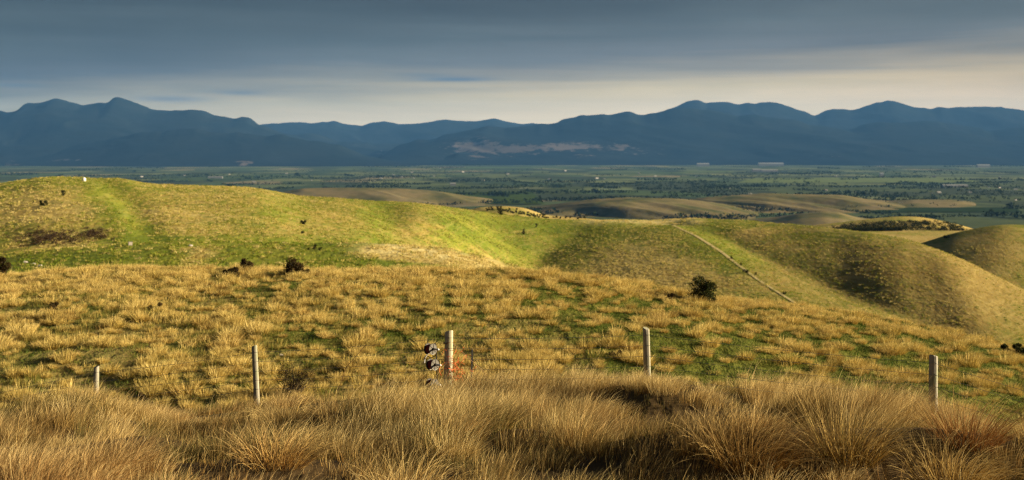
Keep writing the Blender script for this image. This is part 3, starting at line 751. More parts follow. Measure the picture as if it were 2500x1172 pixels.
def build_slope():
    rng = np.random.default_rng(9)
    variants = []
    for i in range(10):
        c = clump(rng, 330, rng.uniform(0.20, 0.30), rng.uniform(0.27, 0.36), (0.30, -0.05), 0.62, 0.04 if i % 4 else 0.4, rng.uniform(0.55, 0.9), rng.uniform(0.5, 1.0), 0.011, 3, 0.02)
        variants.append(clump_mesh("tussock_clump", [c], M_SL, 3, rng))
    fine = []
    for i in range(6):      # looser, more upright dry grass; dark variants paint in shaded tussock sides
        c = clump(rng, 80, rng.uniform(0.15, 0.30), rng.uniform(0.16, 0.30) if i < 4 else 0.2, (0.3, -0.05), 0.5 if i < 3 else 0.02, 0.05, 0.25, 0.4, 0.010, 3, 0.08)
        fine.append(clump_mesh("dry_grass_patch", [c], M_SL, 3, rng))
    turf = []
    for i in range(5):
        c = clump(rng, 26, 0.20, rng.uniform(0.07, 0.12), (0.15, 0), 0.5, 0, 0.5, 0.6, 0.014, 2, 0.0)
        turf.append(clump_mesh("turf_tuft", [c], M_TURF, 2, rng))
    # candidates
    cell = 0.40
    Y0, X0 = np.meshgrid(np.arange(27, 82, cell), np.arange(-48, 48, cell), indexing='ij')
    x = (X0 + rng.uniform(0, cell, X0.shape)).ravel(); Y = (Y0 + rng.uniform(0, cell, Y0.shape)).ravel()
    m = np.abs(x) < 0.47 * Y + 4; x = x[m]; Y = Y[m]
    u = U0 + F * x / Y
    m = Y < B_Y(u) + 8; x = x[m]; Y = Y[m]; u = u[m]
    g = green_mask(x, Y); z = ground_z(x, Y)
    right = sst(u, 1150, 1750)
    n1 = fbm(x, Y, 2.6, 2, 81)
    rim = np.exp(-((Y - B_Y(u) + 2) / 4) ** 2)
    p_t = np.clip(0.30 + 0.22 * n1 - 0.16 * right + 0.16 * rim + 0.28 * right * np.exp(-((Y - B_Y(u) + 0.5) / 2.2) ** 2), 0.14 - 0.06 * right, 0.7)
    is_t = rng.uniform(size=len(x)) < p_t
    p_f = np.clip(0.58 - 0.45 * g - 0.20 * right + 0.30 * n1, 0.06, 0.6) * (~is_t)
    is_f = rng.uniform(size=len(x)) < p_f
    it = np.flatnonzero(is_t)
    # individuals: the clumps that stand clear on the greener right half, nearest first, within the frame
    v = V0 - F * z / Y
    show = (u > 1180) & (u < 2490) & (v < 985) & (Y > 30) & (Y < B_Y(u) - 1)
    cand = it[show[it] & (g[it] > 0.25)]
    cand = cand[np.argsort(Y[cand])][:280]
    indiv = set(cand.tolist())
    for i in cand:
        o = bpy.data.objects.new("tussock", variants[int(rng.integers(0, 10))]); COL.objects.link(o)
        o.location = (x[i], Y[i], z[i]); o.rotation_euler = (0, 0, rng.normal(0, 0.6)); s = min(1.45, max(0.45, math.exp(rng.normal(-0.28, 0.30)))); o.scale = (s, s, s * rng.uniform(0.85, 1.1))
        tag(o, 'straw coloured tussock clump on the green turf of the slope beyond the fence', 'tussock', 'tussock clumps dotted over the green slope')
    rest = np.array([i for i in it if i not in indiv])
    fi = np.flatnonzero(is_f)
    allp = np.concatenate([rest, fi]); n = len(allp)
    pick = np.concatenate([rng.integers(0, 10, len(rest)), 10 + rng.integers(0, 6, len(fi))])
    rot = np.stack([rng.normal(0, 0.08, n), rng.normal(0, 0.08, n), rng.normal(0, 0.6, n)], -1)
    scl = np.concatenate([np.clip(np.exp(rng.normal(-0.38, 0.34, len(rest))), 0.32, 1.4), rng.uniform(0.7, 1.2, len(fi))])
    print("slope clumps", len(rest), "fine", len(fi), "individual", len(cand))
    scatter_object("dry_grass", np.stack([x[allp], Y[allp], z[allp]], -1), rot, scl, pick, np.zeros(n), variants + fine)
    # turf between them
    cell = 0.27
    Y0, X0 = np.meshgrid(np.arange(27, 76, cell), np.arange(-46, 46, cell), indexing='ij')
    x = (X0 + rng.uniform(0, cell, X0.shape)).ravel(); Y = (Y0 + rng.uniform(0, cell, Y0.shape)).ravel()
    u = U0 + F * x / Y
    m = (np.abs(x) < 0.46 * Y + 3) & (Y < B_Y(u) + 6); x = x[m]; Y = Y[m]
    n = len(x); g = green_mask(x, Y); z = ground_z(x, Y)
    gm = np.clip(0.80 - 0.95 * g + rng.normal(0, 0.12, n), 0, 1)
    rot = np.stack([np.zeros(n), np.zeros(n), rng.uniform(0, 6.28, n)], -1)
    print("turf", n)
    scatter_object("turf_grass", np.stack([x, Y, z], -1), rot, rng.uniform(0.6, 1.5, n), rng.integers(0, 5, n), gm, turf)
    # tufts over the green hills
    hv = []
    for i in range(6):
        c = clump(rng, 12, 0.30, rng.uniform(0.24, 0.36), (0.2, 0), 0.5, 0, 0.8, 0.8, 0.11, 2, 0.0)
        hv.append(clump_mesh("hill_tuft", [c], M_HILL, 2, rng))
    N = 230000
    uu = rng.uniform(-60, 2560, N); Y = 145 + (700 - 145) * rng.uniform(0, 1, N) ** 0.8; x = (uu - U0) / F * Y
    z = ground_z(x, Y); e = 1.0
    sl = (ground_z(x, Y + e) - z) / e                      # keep what faces the viewer
    m = (sl > z / Y - 0.01); x = x[m]; Y = Y[m]; z = z[m]
    g = green_mask(x, Y); n1 = fbm(x, Y * 0.5, 3.0, 2, 91)
    m = rng.uniform(size=len(x)) < np.clip(0.50 + 0.7 * n1 - 0.25 * (g - 0.5), 0.05, 1) * (1 - 0.55 * brown_shade_mask(x, Y)); x = x[m]; Y = Y[m]; z = z[m]; g = g[m]  # pale tufts thinned where the hill shade is painted
    n = len(x); print("hill tufts", n)
    gm = np.clip(g * 0.80 * (1 - pale_mask(x, Y)) - 0.2 * pale_mask(x, Y) + rng.normal(0, 0.33, n) + 0.25 * brown_shade_mask(x, Y), 0, 1)
    rot = np.stack([np.zeros(n), np.zeros(n), rng.uniform(0, 6.28, n)], -1)
    scatter_object("hill_grass", np.stack([x, Y, z], -1), rot, rng.uniform(0.6, 1.5, n), rng.integers(0, 6, n), gm, hv)

build_foreground()
build_slope()

# ------------------------------------------------------------------ materials of the built things
def wood_mat(name, a, b, lichen):
    m, t = new_mat(name)
    oc = t.node('ShaderNodeTexCoord').outputs['Object']
    oi = t.node('ShaderNodeObjectInfo').outputs['Random']
    off = t.node('ShaderNodeVectorMath', operation='ADD'); t.put(off.inputs[0], oc); t.put(off.inputs[1], oi)
    grain = t.noise(t.vmul(off.outputs[0], (60, 60, 2.2)), 1.0, 4, 0.65, 0.6)
    blot = t.noise(t.vmul(off.outputs[0], (6, 6, 3)), 1.0, 4, 0.6)
    col = t.mix(t.ramp(grain, [(0.3, 0), (0.7, 1)]), a, b)
    col = t.mix(t.ramp(blot, [(0.5, 0), (0.68, 0.8)]), col, lichen)
    finish(t, pbsdf(t, col, 0.9, grain, 0.6, 0.01))
    return m
def plain_paint(name, col, rough=0.6, metal=0.0, var=0.35, scale=18):
    m, t = new_mat(name)
    oc = t.node('ShaderNodeTexCoord').outputs['Object']
    n = t.noise(oc, scale, 4, 0.65)
    c = t.mix(t.math('MULTIPLY', n, var * 2), col, tuple(x * 0.5 for x in col))
    finish(t, pbsdf(t, c, rough, n, 0.15, 0.01, metal))
    return m
W_POST = wood_mat("weathered post timber", (0.24, 0.21, 0.155), (0.38, 0.345, 0.27), (0.24, 0.26, 0.13))
W_STRAIN = wood_mat("strainer post timber", (0.32, 0.28, 0.18), (0.50, 0.45, 0.33), (0.26, 0.30, 0.12))
P_WIRE = plain_paint("galvanised wire", (0.30, 0.29, 0.27), 0.45, 0.8)
P_DARK = plain_paint("dark steel", (0.03, 0.027, 0.024), 0.55, 0.5)
P_RUST = plain_paint("rusty wire", (0.22, 0.12, 0.06), 0.8)
P_TWINE = plain_paint("red brown polywire", (0.22, 0.032, 0.022), 0.75, 0, 0.4, 90)
P_FLANGE = plain_paint("scuffed grey reel side", (0.11, 0.098, 0.08), 0.5, 0.3, 0.35, 30)
P_WHITE = plain_paint("white plastic handle", (0.68, 0.66, 0.62), 0.4, 0, 0.12)
P_ORANGE = plain_paint("orange twine", (0.72, 0.17, 0.05), 0.8, 0, 0.2)
P_CONC = plain_paint("pale concrete", (0.42, 0.36, 0.30), 0.9, 0, 0.25, 3)
P_TANK = plain_paint("white tank plastic", (0.82, 0.80, 0.75), 0.6, 0, 0.1, 3)
P_STONE = plain_paint("pale stone", (0.56, 0.50, 0.42), 0.9, 0, 0.3, 4)

# ------------------------------------------------------------------ fence
POSTS = [  # column, row of top, distance, radius, tilt x, tilt y, label
    (232, 895, 22.6, 0.050, -0.02, 0.0, 'short pale fence post, the leftmost of the row, deep in brown grass'),
    (629, 845, 22.0, 0.050, 0.05, 0.02, 'slim pale fence post leaning left behind the large golden arching tussock'),
    (1094, 808, 20.0, 0.070, -0.015, 0.0, 'stout pale strainer post beside the wire reels with orange twine around it'),
    (1581, 801, 19.8, 0.056, 0.025, 0.0, 'tall grey fence post standing alone right of the strainer post'),
    (2277, 868, 18.0, 0.062, -0.01, 0.0, 'thick shaded fence post with pale sunlit edge, the rightmost of the row')]
post_tops = []
def build_post(u, v, Y, r, tx, ty, label, strainer):
    x, _, zt = at(u, v, Y); zg = gz(x, Y); h = zt - zg
    root = empty('fence_post', (x, Y, zg), label, 'fence post', 'posts of the wire fence')
    rng = np.random.default_rng(int(u)); n = 22; prof = []
    mb = MB(); lv = [-0.35, 0.0, 0.15, 0.35, 0.6, 0.85, h - 0.02, h]
    lv = sorted(set(round(q, 3) for q in lv if q <= h)); vs = []; fs = []
    wob = 1 + 0.05 * rng.normal(size=n)
    for q in lv:
        rr = r * (1.06 - 0.09 * q / h) * (0.88 if q >= h - 1e-3 else 1.0)
        for k in range(n):
            a = 2 * math.pi * k / n
            dz = 0.018 * math.cos(a + u) if q > h - 0.05 else 0
            vs.append((rr * wob[k] * math.cos(a) - tx * q, rr * wob[k] * math.sin(a) + ty * q, q + dz))
    for i in range(len(lv) - 1):
        for k in range(n): fs.append((i * n + k, i * n + (k + 1) % n, (i + 1) * n + (k + 1) % n, (i + 1) * n + k))
    fs.append(tuple((len(lv) - 1) * n + k for k in range(n)))
    mb.add(vs, fs)
    sh = mb.build('shaft', W_STRAIN if strainer else W_POST, root)
    for p in sh.data.polygons: p.use_smooth = len(p.vertices) == 4
    for j, dz in enumerate(WIRES):
        q = h - dz
        if q < 0.2: continue
        st = MB(); yy = -r * 1.02 + ty * q
        st.tube([(-tx * q - 0.012, yy + 0.012, q + 0.012), (-tx * q - 0.012, yy - 0.012, q + 0.012), (-tx * q + 0.012, yy - 0.012, q - 0.012), (-tx * q + 0.012, yy + 0.012, q - 0.012)], 0.003, 5)
        st.build('staple', P_DARK, root)
    if strainer:
        wr = MB(); pts = []
        for k in range(40):
            a = k / 39 * 2 * math.pi * 1.9; pts.append((r * 1.07 * math.cos(a), r * 1.07 * math.sin(a), h - 0.17 - 0.02 * k / 39 + 0.02 * math.cos(a)))
        wr.tube(pts, 0.004, 5); wr.build('wire_tie', P_RUST, root)
    post_tops.append((x, Y, zt, r, tx, ty))
    return root
WIRES = [0.10, 0.27, 0.44, 0.60, 0.76]
for i, p in enumerate(POSTS): build_post(*p, strainer=(i == 2))
WNAME = ['top', 'second highest', 'middle', 'second lowest', 'lowest']
for j, dz in enumerate(WIRES):
    pts = []
    P = [(x - 0.0, Y - r * 1.03 - 0.006, zt - dz) for (x, Y, zt, r, tx, ty) in post_tops]
    a = P[0]; b = P[1]; P = [(a[0] - 4.5, a[1] + 1.0, a[2] - 1.0)] + P
    a = P[-1]; b = P[-2]; P = P + [(a[0] + 4.0, a[1] - 2.2, a[2] - 1.0)]
    for k in range(len(P) - 1):
        A, B = Vector(P[k]), Vector(P[k + 1])
        for q in range(10):
            s = q / 10; c = A.lerp(B, s); c.z -= 0.05 * 4 * s * (1 - s) * 0.6; pts.append(c)
    pts.append(Vector(P[-1]))
    mb = MB(); mb.tube(pts, 0.0027, 5)
    tag(mb.build('fence_wire', P_WIRE), 'thin grey %s wire strung along the row of fence posts' % WNAME[j], 'wire', 'strands of the wire fence')

# steel stake and stay wire right of the strainer post
x, Y, zt = at(1150, 853, 20.6); zg = gz(x, Y)
mb = MB(); hh = zt - zg
mb.box((-0.016, -0.004, -0.3), (0.016, 0.004, hh)); mb.box((-0.004, 0.0042, -0.3), (0.004, 0.026, hh - 0.004))
o = mb.build('steel_stake', P_DARK, None, loc=(x, Y, zg)); o.rotation_euler = (0, 0.03, 0.5)
tag(o, 'thin black steel stake in the grass right of the strainer post', 'stake')
A = Vector(at(1103, 835, 19.95)); B = Vector(at(1180, 906, 20.9)); B2 = Vector((B.x + 0.25, B.y + 0.2, gz(B.x + 0.25, B.y + 0.2)))
mb = MB(); mb.tube([A, A.lerp(B, .5) + Vector((0, 0, -.01)), B, B2], 0.0045, 6)
tag(mb.build('stay_wire', P_RUST), 'rusty brown stay wire slanting down right from the strainer post', 'wire')
A = Vector(at(893, 842, 22.0)); B = Vector(at(845, 897, 22.3)); B2 = Vector((B.x - 0.3, B.y + 0.2, gz(B.x - 0.3, B.y + 0.2)))
mb = MB(); mb.tube([A, A.lerp(B, .5), B, B2], 0.0040, 6)
tag(mb.build('stay_wire', P_RUST), 'thin dark rod slanting down left in the grass left of the wire reels', 'wire')

# reels
def build_reel(u, v, Y, s, label, proto=None):
    c = at(u, v, Y)
    if proto is None:
        r = empty('wire_reel', c, label, 'reel', 'wire reels on the stand by the strainer post')
        m = MB(); m.lathe([(0.0, -0.075), (0.085, -0.075), (0.092, -0.04), (0.094, 0.0), (0.090, 0.035), (0.082, 0.052), (0.0, 0.052)], 28); m.build('twine_drum', P_TWINE, r, True)
        for z0 in (-0.088, 0.054):
            m = MB(); m.lathe([(0.02, z0), (0.112, z0), (0.116, z0 + 0.006), (0.112, z0 + 0.012), (0.100, z0 + 0.010), (0.03, z0 + 0.011), (0.02, z0)], 30)
            for k in range(6):
                a = k * math.pi / 3 + 0.3
                m.tube([(0.03 * math.cos(a), 0.03 * math.sin(a), z0 + 0.013), (0.10 * math.cos(a), 0.10 * math.sin(a), z0 + 0.013)], 0.005, 6)
            m.build('flange', P_FLANGE, r)
        m = MB(); m.lathe([(0.0, 0.067), (0.026, 0.067), (0.026, 0.088), (0.014, 0.094), (0.0, 0.094)], 16); m.build('hub', P_DARK, r, True)
        m = MB(); m.lathe([(0.0, 0.092), (0.017, 0.092), (0.019, 0.12), (0.022, 0.21), (0.018, 0.225), (0.0, 0.228)], 14); m.build('handle', P_WHITE, r, True)
        m = MB(); m.tube([(0.0, 0.0, -0.09), (0.0, 0.0, -0.125), (0.03, 0.06, -0.13), (0.03, 0.15, -0.13)], 0.006, 6); m.build('hook', P_DARK, r)
    else:
        r = proto.copy(); COL.objects.link(r); r.location = c; r['label'] = label
        for ch in proto.children:
            k = ch.copy(); COL.objects.link(k); k.parent = r
    ax = Vector((0.74, -0.67, 0.05)).normalized()
    r.rotation_euler = (ax.to_track_quat('Z', 'Y')).to_euler()
    r.scale = (s, s, s)
    return r
r1 = build_reel(1052, 852, 19.7, 0.80, 'upper red brown wire reel with grey side plate and white handle')
build_reel(1057, 890, 19.7, 0.80, 'middle red brown wire reel, hung just below the upper reel on the stand', r1)
build_reel(1056, 938, 19.7, 0.80, 'lowest wire reel, half buried in grass at the foot of the stand', r1)
root = empty('reel_stand', (at(1066, 930, 19.8)[0], 19.8, gz(at(1066, 930, 19.8)[0], 19.8)), 'thin dark metal stand that carries the wire reels beside the strainer post', 'stand')
ob = Vector(root.location)
mb = MB(); a = Vector(at(1064, 840, 19.8)) - ob; b = Vector(at(1067, 920, 19.8)) - ob
mb.tube([(0.01, 0, -0.25), b, a, a + Vector((-0.02, 0, 0.015))], 0.009, 8); mb.build('upright', P_DARK, root)
mb = MB(); p = [Vector(at(1042, 866, 19.82)) - ob, Vector(at(1037, 876, 19.82)) - ob, Vector(at(1036, 886, 19.84)) - ob]
mb.tube(p, 0.010, 8); mb.build('strap', P_WHITE, root)
mb = MB(); mb.tube([Vector(at(1064, 868, 19.8)) - ob, Vector(at(1052, 874, 19.84)) - ob, Vector(at(1042, 868, 19.84)) - ob], 0.007, 6); mb.build('cross_arm', P_DARK, root)

# orange twine in a tangle
rng = np.random.default_rng(31); mb = MB(); px, pY = post_tops[2][0], post_tops[2][1]; pzt = post_tops[2][2]; pr = post_tops[2][3]
for k in range(46):
    on = k < 16
    if on:
        a = rng.uniform(-2.7, -0.3); q = Vector((px + (pr + .012) * math.cos(a), pY + (pr + .012) * math.sin(a), pzt - rng.uniform(0.28, 0.80)))
    else:
        q = Vector(at(rng.normal(1118, 10), rng.normal(893, 11), 19.95 + rng.normal(0, .05)))
    pts = [q]; d = Vector(rng.normal(size=3)) * 0.02
    for j in range(11):
        d = d * 0.75 + Vector(rng.normal(size=3)) * (0.010 if not on else 0.005) + Vector((0, 0, -0.004 if on else 0.0)); pts.append(pts[-1] + d)
    mb.tube(pts, 0.0032, 4, False)
tag(mb.build('baling_twine', P_ORANGE), 'tangle of orange twine around the base of the strainer post', 'twine')

# ------------------------------------------------------------------ shrubs and small trees
def leaf_mat(name, a, b, c):
    m, t = new_mat(name)
    tone = t.attr('tone').outputs['Fac']
    col = t.ramp(tone, [(0.0, a), (0.5, b), (1.0, c)])
    d = t.node('ShaderNodeBsdfDiffuse'); t.put(d.inputs[0], col)
    tr = t.node('ShaderNodeBsdfTranslucent'); t.put(tr.inputs[0], col)
    mx = t.node('ShaderNodeMixShader'); mx.inputs[0].default_value = 0.15
    t.l.new(d.outputs[0], mx.inputs[1]); t.l.new(tr.outputs[0], mx.inputs[2]); finish(t, mx.outputs[0])
    return m
L_SHRUB = leaf_mat("dark shrub leaves", (0.016, 0.022, 0.008), (0.034, 0.040, 0.014), (0.085, 0.075, 0.026))
L_BROWN = leaf_mat("brown shrub leaves", (0.022, 0.018, 0.008), (0.055, 0.038, 0.016), (0.13, 0.08, 0.034))
L_TREE = leaf_mat("far tree leaves", (0.012, 0.022, 0.010), (0.020, 0.032, 0.014), (0.035, 0.048, 0.018))
L_SCRUB = leaf_mat("brown scrub leaves", (0.045, 0.030, 0.018), (0.07, 0.045, 0.026), (0.11, 0.075, 0.04))
P_BARK = plain_paint("shrub bark", (0.09, 0.065, 0.045), 0.9)

def leaf_cloud(rng, cen, rad, n, size, squash=1.0):
    """leaf quads round several lump centres; cen (k,3), rad (k,)"""
    k = rng.integers(0, len(cen), n); d = rng.normal(size=(n, 3)); d /= np.linalg.norm(d, axis=1, keepdims=True)
    p = cen[k] + d * (rad[k] * rng.uniform(0.25, 1.0, n) ** 0.6)[:, None] * np.array([1, 1, squash])
    p[:, 2] = np.maximum(p[:, 2], 0.02)
    a = rng.normal(size=(n, 3)); a /= np.linalg.norm(a, axis=1, keepdims=True)
    b = np.cross(a, rng.normal(size=(n, 3))); b /= np.linalg.norm(b, axis=1, keepdims=True)
    s = size * rng.uniform(0.5, 1.3, n)[:, None]
    v = np.stack([p - a * s, p + b * s * 0.5, p + a * s, p - b * s * 0.5], 1)
    f = np.arange(n * 4).reshape(n, 4)
    tone = np.repeat(np.clip(0.4 + rng.normal(0, 0.22, n) + 0.12 * rng.normal(size=len(cen))[k], 0, 1), 4)
    return v.reshape(-1, 3), f, tone

def shrub(name, label, cat, x, Y, z, w, h, n, leaf, mat, seed, group=None, twigs=0, lumps=9, top=1.0, trunk=True, flat=0.9):
    rng = np.random.default_rng(seed)
    cen = []; rad = []
    for k in range(lumps):
        a = rng.uniform(0, 6.28); rr = math.sqrt(rng.uniform(0, 1)) * 0.34 * w; zz = h * rng.uniform(0.15, 0.74)
        if k % 4 == 0: zz = h * rng.uniform(0.12, 0.26); rr = rng.uniform(0.12, 0.30) * w
        rr *= 1 - 0.45 * max(0, zz / h - 0.45) * top
        cen.append((rr * math.cos(a), rr * math.sin(a), zz)); rad.append(rng.uniform(0.15, 0.24) * min(w, h * 1.3))
    cen = np.array(cen); rad = np.array(rad)
    root = empty(name, (x, Y, z), label, cat, group)
    v, f, tone = leaf_cloud(rng, cen, rad, n, leaf, flat)
    link('crown', mesh_np('crown', v, f, mat, {'tone': tone}), root)
    if trunk:
        mb = MB(); r0 = 0.028 * w
        mb.tube([(0, 0, -0.15 * h), (0.02 * w, 0, h * 0.2), (0, 0.02 * w, h * 0.45)], [r0, r0 * 0.8, r0 * 0.5], 7)
        for k in range(lumps):
            c = cen[k]; mb.tube([(0.01 * w, 0, h * 0.12), tuple(c * 0.5 + np.array([0, 0, 0.04 * h])), tuple(c)], [r0 * 0.5, r0 * 0.3, r0 * 0.12], 5)
        mb.build('trunk', P_BARK, root)
    if twigs:
        mb = MB()
        for k in range(twigs):
            a = rng.uniform(0, 6.28); el = rng.uniform(0.2, 1.4); L = rng.uniform(0.55, 1.0)
            e = Vector((math.cos(a) * math.cos(el) * w * 0.55 * L, math.sin(a) * math.cos(el) * w * 0.5 * L, 0.08 * h + math.sin(el) * h * L))
            mid = e * 0.55 + Vector(rng.normal(size=3)) * 0.04 * w
            mb.tube([(0, 0, 0.02), mid, e], [0.006 * w, 0.004 * w, 0.0015 * w], 4, False)
        mb.build('twigs', P_BARK, root)
    return root

def put(u, vb, Y0, Y1, wpx, hpx):
    x, Y, z = hit(u, vb, Y0, Y1); return x, Y, z, wpx / F * Y, hpx / F * Y
x, Y, z, w_, h_ = put(1716, 738, 40, 110, 80, 88)
shrub('shrub', 'tall dark green rounded shrub on the right part of the tussock ridge', 'shrub', x, Y, z - .05, w_, h_ , 5200, 0.045, L_SHRUB, 1, twigs=26, lumps=18)
x, Y, z, w_, h_ = put(725, 674, 40, 100, 68, 50); z -= 0.1
shrub('shrub', 'dark round shrub standing clear against the green hollow behind the ridge', 'shrub', x, Y, z, w_, zv(627, Y) - z, 4200, 0.05, L_BROWN, 2, twigs=40, lumps=16, top=0.3)
x, Y, z, w_, h_ = put(590, 668, 40, 75, 42, 42)
shrub('shrub', 'small upright brown shrub, behind the low spreading one on the ridge', 'shrub', x, Y + 1.0, z, w_, h_ * 1.1, 2400, 0.045, L_BROWN, 3, twigs=18, lumps=7)
x, Y, z, w_, h_ = put(570, 674, 40, 75, 60, 26)
shrub('shrub', 'low spreading brown shrub on the ridge, in front of the small upright one', 'shrub', x, Y - 0.5, z, w_, h_, 2200, 0.045, L_BROWN, 4, twigs=16, lumps=8)
x, Y, z, w_, h_ = put(4, 678, 40, 76, 64, 76)
shrub('shrub', 'dark shrub cut off by the left edge of the picture', 'shrub', x, Y, z, w_, h_, 3600, 0.05, L_BROWN, 5, twigs=20)
x, Y, z, w_, h_ = put(2480, 862, 40, 82, 84, 32)
shrub('shrub', 'low dark shrub at the right edge of the tussock slope', 'shrub', x, Y, z, w_, h_, 2600, 0.05, L_SHRUB, 6, lumps=9)
x, Y, z, w_, h_ = put(722, 968, 24.6, 40, 100, 92)
shrub('shrub', 'dark twiggy shrub between the leaning fence post and the wire reels', 'shrub', x, Y, z, w_, h_, 3000, 0.022, L_BROWN, 7, twigs=90, lumps=10, top=0.4)
x, Y, z, w_, h_ = put(265, 1165, 6, 16, 150, 78)
shrub('shrub', 'low dark twiggy shrub in a hollow of the left foreground grass', 'shrub', x, Y, z, w_, h_, 2600, 0.014, L_BROWN, 8, twigs=110, lumps=9, top=0.4)
x, Y, z, w_, h_ = put(1500, 872, 30, 60, 56, 24)
shrub('shrub', 'small dark brown shrub low on the slope left of the tall grey post', 'shrub', x, Y, z, w_, h_, 1200, 0.03, L_BROWN, 9, lumps=6)
for k, (u, vb, wp, hp, lab) in enumerate([(375, 758, 52, 24, 'low dark shrub on the left of the tussock slope, high up'), (130, 762, 46, 26, 'low dark shrub near the left edge of the tussock slope'),
        (350, 978, 60, 26, 'low dark shrub behind the brown grass between the two left posts'), (1640, 735, 60, 24, 'low brown shrub left of the tall dark green shrub')]):
    x, Y, z, w_, h_ = put(u, vb, 26, 80, wp, hp)
    shrub('shrub', lab, 'shrub', x, Y, z, w_, h_, 900, 0.035, L_BROWN, 20 + k, lumps=6)
FAR = [  # column, row of base, width, height, kind, label
    (155, 478, 17, 22, 'tree', 'small dark tree high on the left hill, just below the white tank'),
    (108, 503, 28, 16, 'shrub', 'dark spreading shrub low on the left hill below the small tree'),
    (740, 547, 26, 12, 'shrub', 'wide low dark shrub in the middle of the left hill'),
    (738, 571, 13, 13, 'shrub', 'small round dark shrub just below the wide low one on the hill'),
    (768, 610, 17, 15, 'shrub', 'dark round shrub at the upper edge of the green hollow'),
    (782, 611, 12, 9, 'shrub', 'tiny dark shrub beside the dark round one at the hollow edge'),
    (752, 610, 10, 7, 'shrub', 'tiny flat dark shrub on the left of the dark round one at the hollow edge'),
    (1222, 524, 20, 18, 'tree', 'dark tree on the skyline where the green hill dips'),
    (1310, 556, 10, 13, 'tree', 'small dark tree on the green saddle, right one of the two'),
    (1277, 572, 14, 17, 'tree', 'small dark tree on the green saddle, left one of the two'),
    (1700, 528, 10, 9, 'tree', 'tiny dark tree on the pale grass skyline'),
    (1820, 666, 17, 14, 'shrub', 'dark shrub on the sunlit spur edge, the largest there'),
    (1786, 632, 10, 7, 'shrub', 'tiny dark shrub highest on the sunlit spur edge'),
    (1808, 648, 9, 7, 'shrub', 'tiny dark shrub on the spur edge just above the largest one'),
    (1846, 672, 10, 8, 'shrub', 'tiny dark shrub on the spur edge just below the largest one'),
    (1915, 718, 14, 8, 'shrub', 'small dark shrub at the lower end of the sunlit spur edge'),
    (2310, 581, 26, 9, 'shrub', 'low dark shrub on the far right hill')]
for k, (u, vb, wp, hp, kind, lab) in enumerate(FAR):
    x, Y, z, w_, h_ = put(u, vb, 150, 900, wp, hp)
    shrub('tree' if kind == 'tree' else 'shrub', lab, kind, x, Y, z, w_, h_, 420, 0.07 * w_, L_SHRUB, 40 + k, lumps=7, flat=1.0)

# brown scrub on the left hill
def scrub_mass(name, spots, n_each, mat, seed, leaf):
    """spots: (x, Y, z, w, h)"""
    rng = np.random.default_rng(seed); V = []; Fc = []; T = []; b = 0
    for (x, Y, z, w_, h_) in spots:
        cen = np.stack([rng.normal(0, .26 * w_, 5), rng.normal(0, .26 * w_, 5), h_ * rng.uniform(.25, .7, 5)], -1); rad = np.full(5, 0.3 * min(w_, h_ * 1.6))
        v, f, t = leaf_cloud(rng, cen, rad, n_each, leaf * w_, 0.8)
        V.append(v + np.array([x, Y, z])); Fc.append(f + b); T.append(t); b += len(v)
    return tag(link(name, mesh_np(name, np.concatenate(V), np.concatenate(Fc), mat, {'tone': np.concatenate(T)})), kind='stuff')
rng = np.random.default_rng(77); spots = []
for k in range(210):
    if rng.uniform() < 0.62: u, v = rng.normal(128, 36), rng.normal(582, 8)
    else: u, v = rng.normal(232, 20), rng.normal(573, 7)
    x, Y, z = hit(u, v, 225, 420, 1500); s = rng.uniform(0.8, 1.6); spots.append((x, Y, z - .1, s, s * 0.6))
scrub_mass('brown_scrub', spots, 60, L_SCRUB, 5, 0.10)
# dark scrub on the far knoll and tree rows
spots = []
for k in range(620):
    if rng.uniform() < 0.6: u = rng.uniform(2030, 2350); v = rng.uniform(541, 563) + 12 * abs((u - 2220) / 130) ** 2 * 0.6
    else: u = rng.uniform(2090, 2200); v = 562 + (u - 2100) * 0.09 + rng.normal(0, 4)
    x, Y, z = hit(u, v, 1100, 1500, 1500); s = rng.uniform(3.0, 6.5); spots.append((x, Y, z - .3, s, s * 0.7))
scrub_mass('dark_scrub', spots, 70, L_SHRUB, 6, 0.09)
lab = 'dark tree in the row along the pale knoll beyond the green saddle'
for k in range(24):
    u = 1186 + k * 6.3 + rng.normal(0, 1.5); v = 513 + 18 * sst(u, 1200, 1330) + rng.normal(0, 1)
    x, Y, z = hit(u, v, 880, 1250, 1500); s = rng.uniform(3.2, 5.0)
    shrub('tree', lab, 'tree', x, Y, z - .2, s * 0.9, s, 160, 0.5, L_SHRUB, 100 + k, 'trees in a row along the pale knoll', lumps=5, trunk=False)
lab = 'dark tree in the short row on the skyline right of the pale knoll'
for k in range(9):
    u = 1338 + k * 11 + rng.normal(0, 3); v = 533 + rng.normal(0, 1.0)
    x, Y, z = hit(u, v, 880, 1250, 1500); s = rng.uniform(2.4, 4.2)
    shrub('tree', lab, 'tree', x, Y, z - .2, s, s, 150, 0.45, L_SHRUB, 140 + k, 'trees in a short row on the skyline', lumps=5, trunk=False)

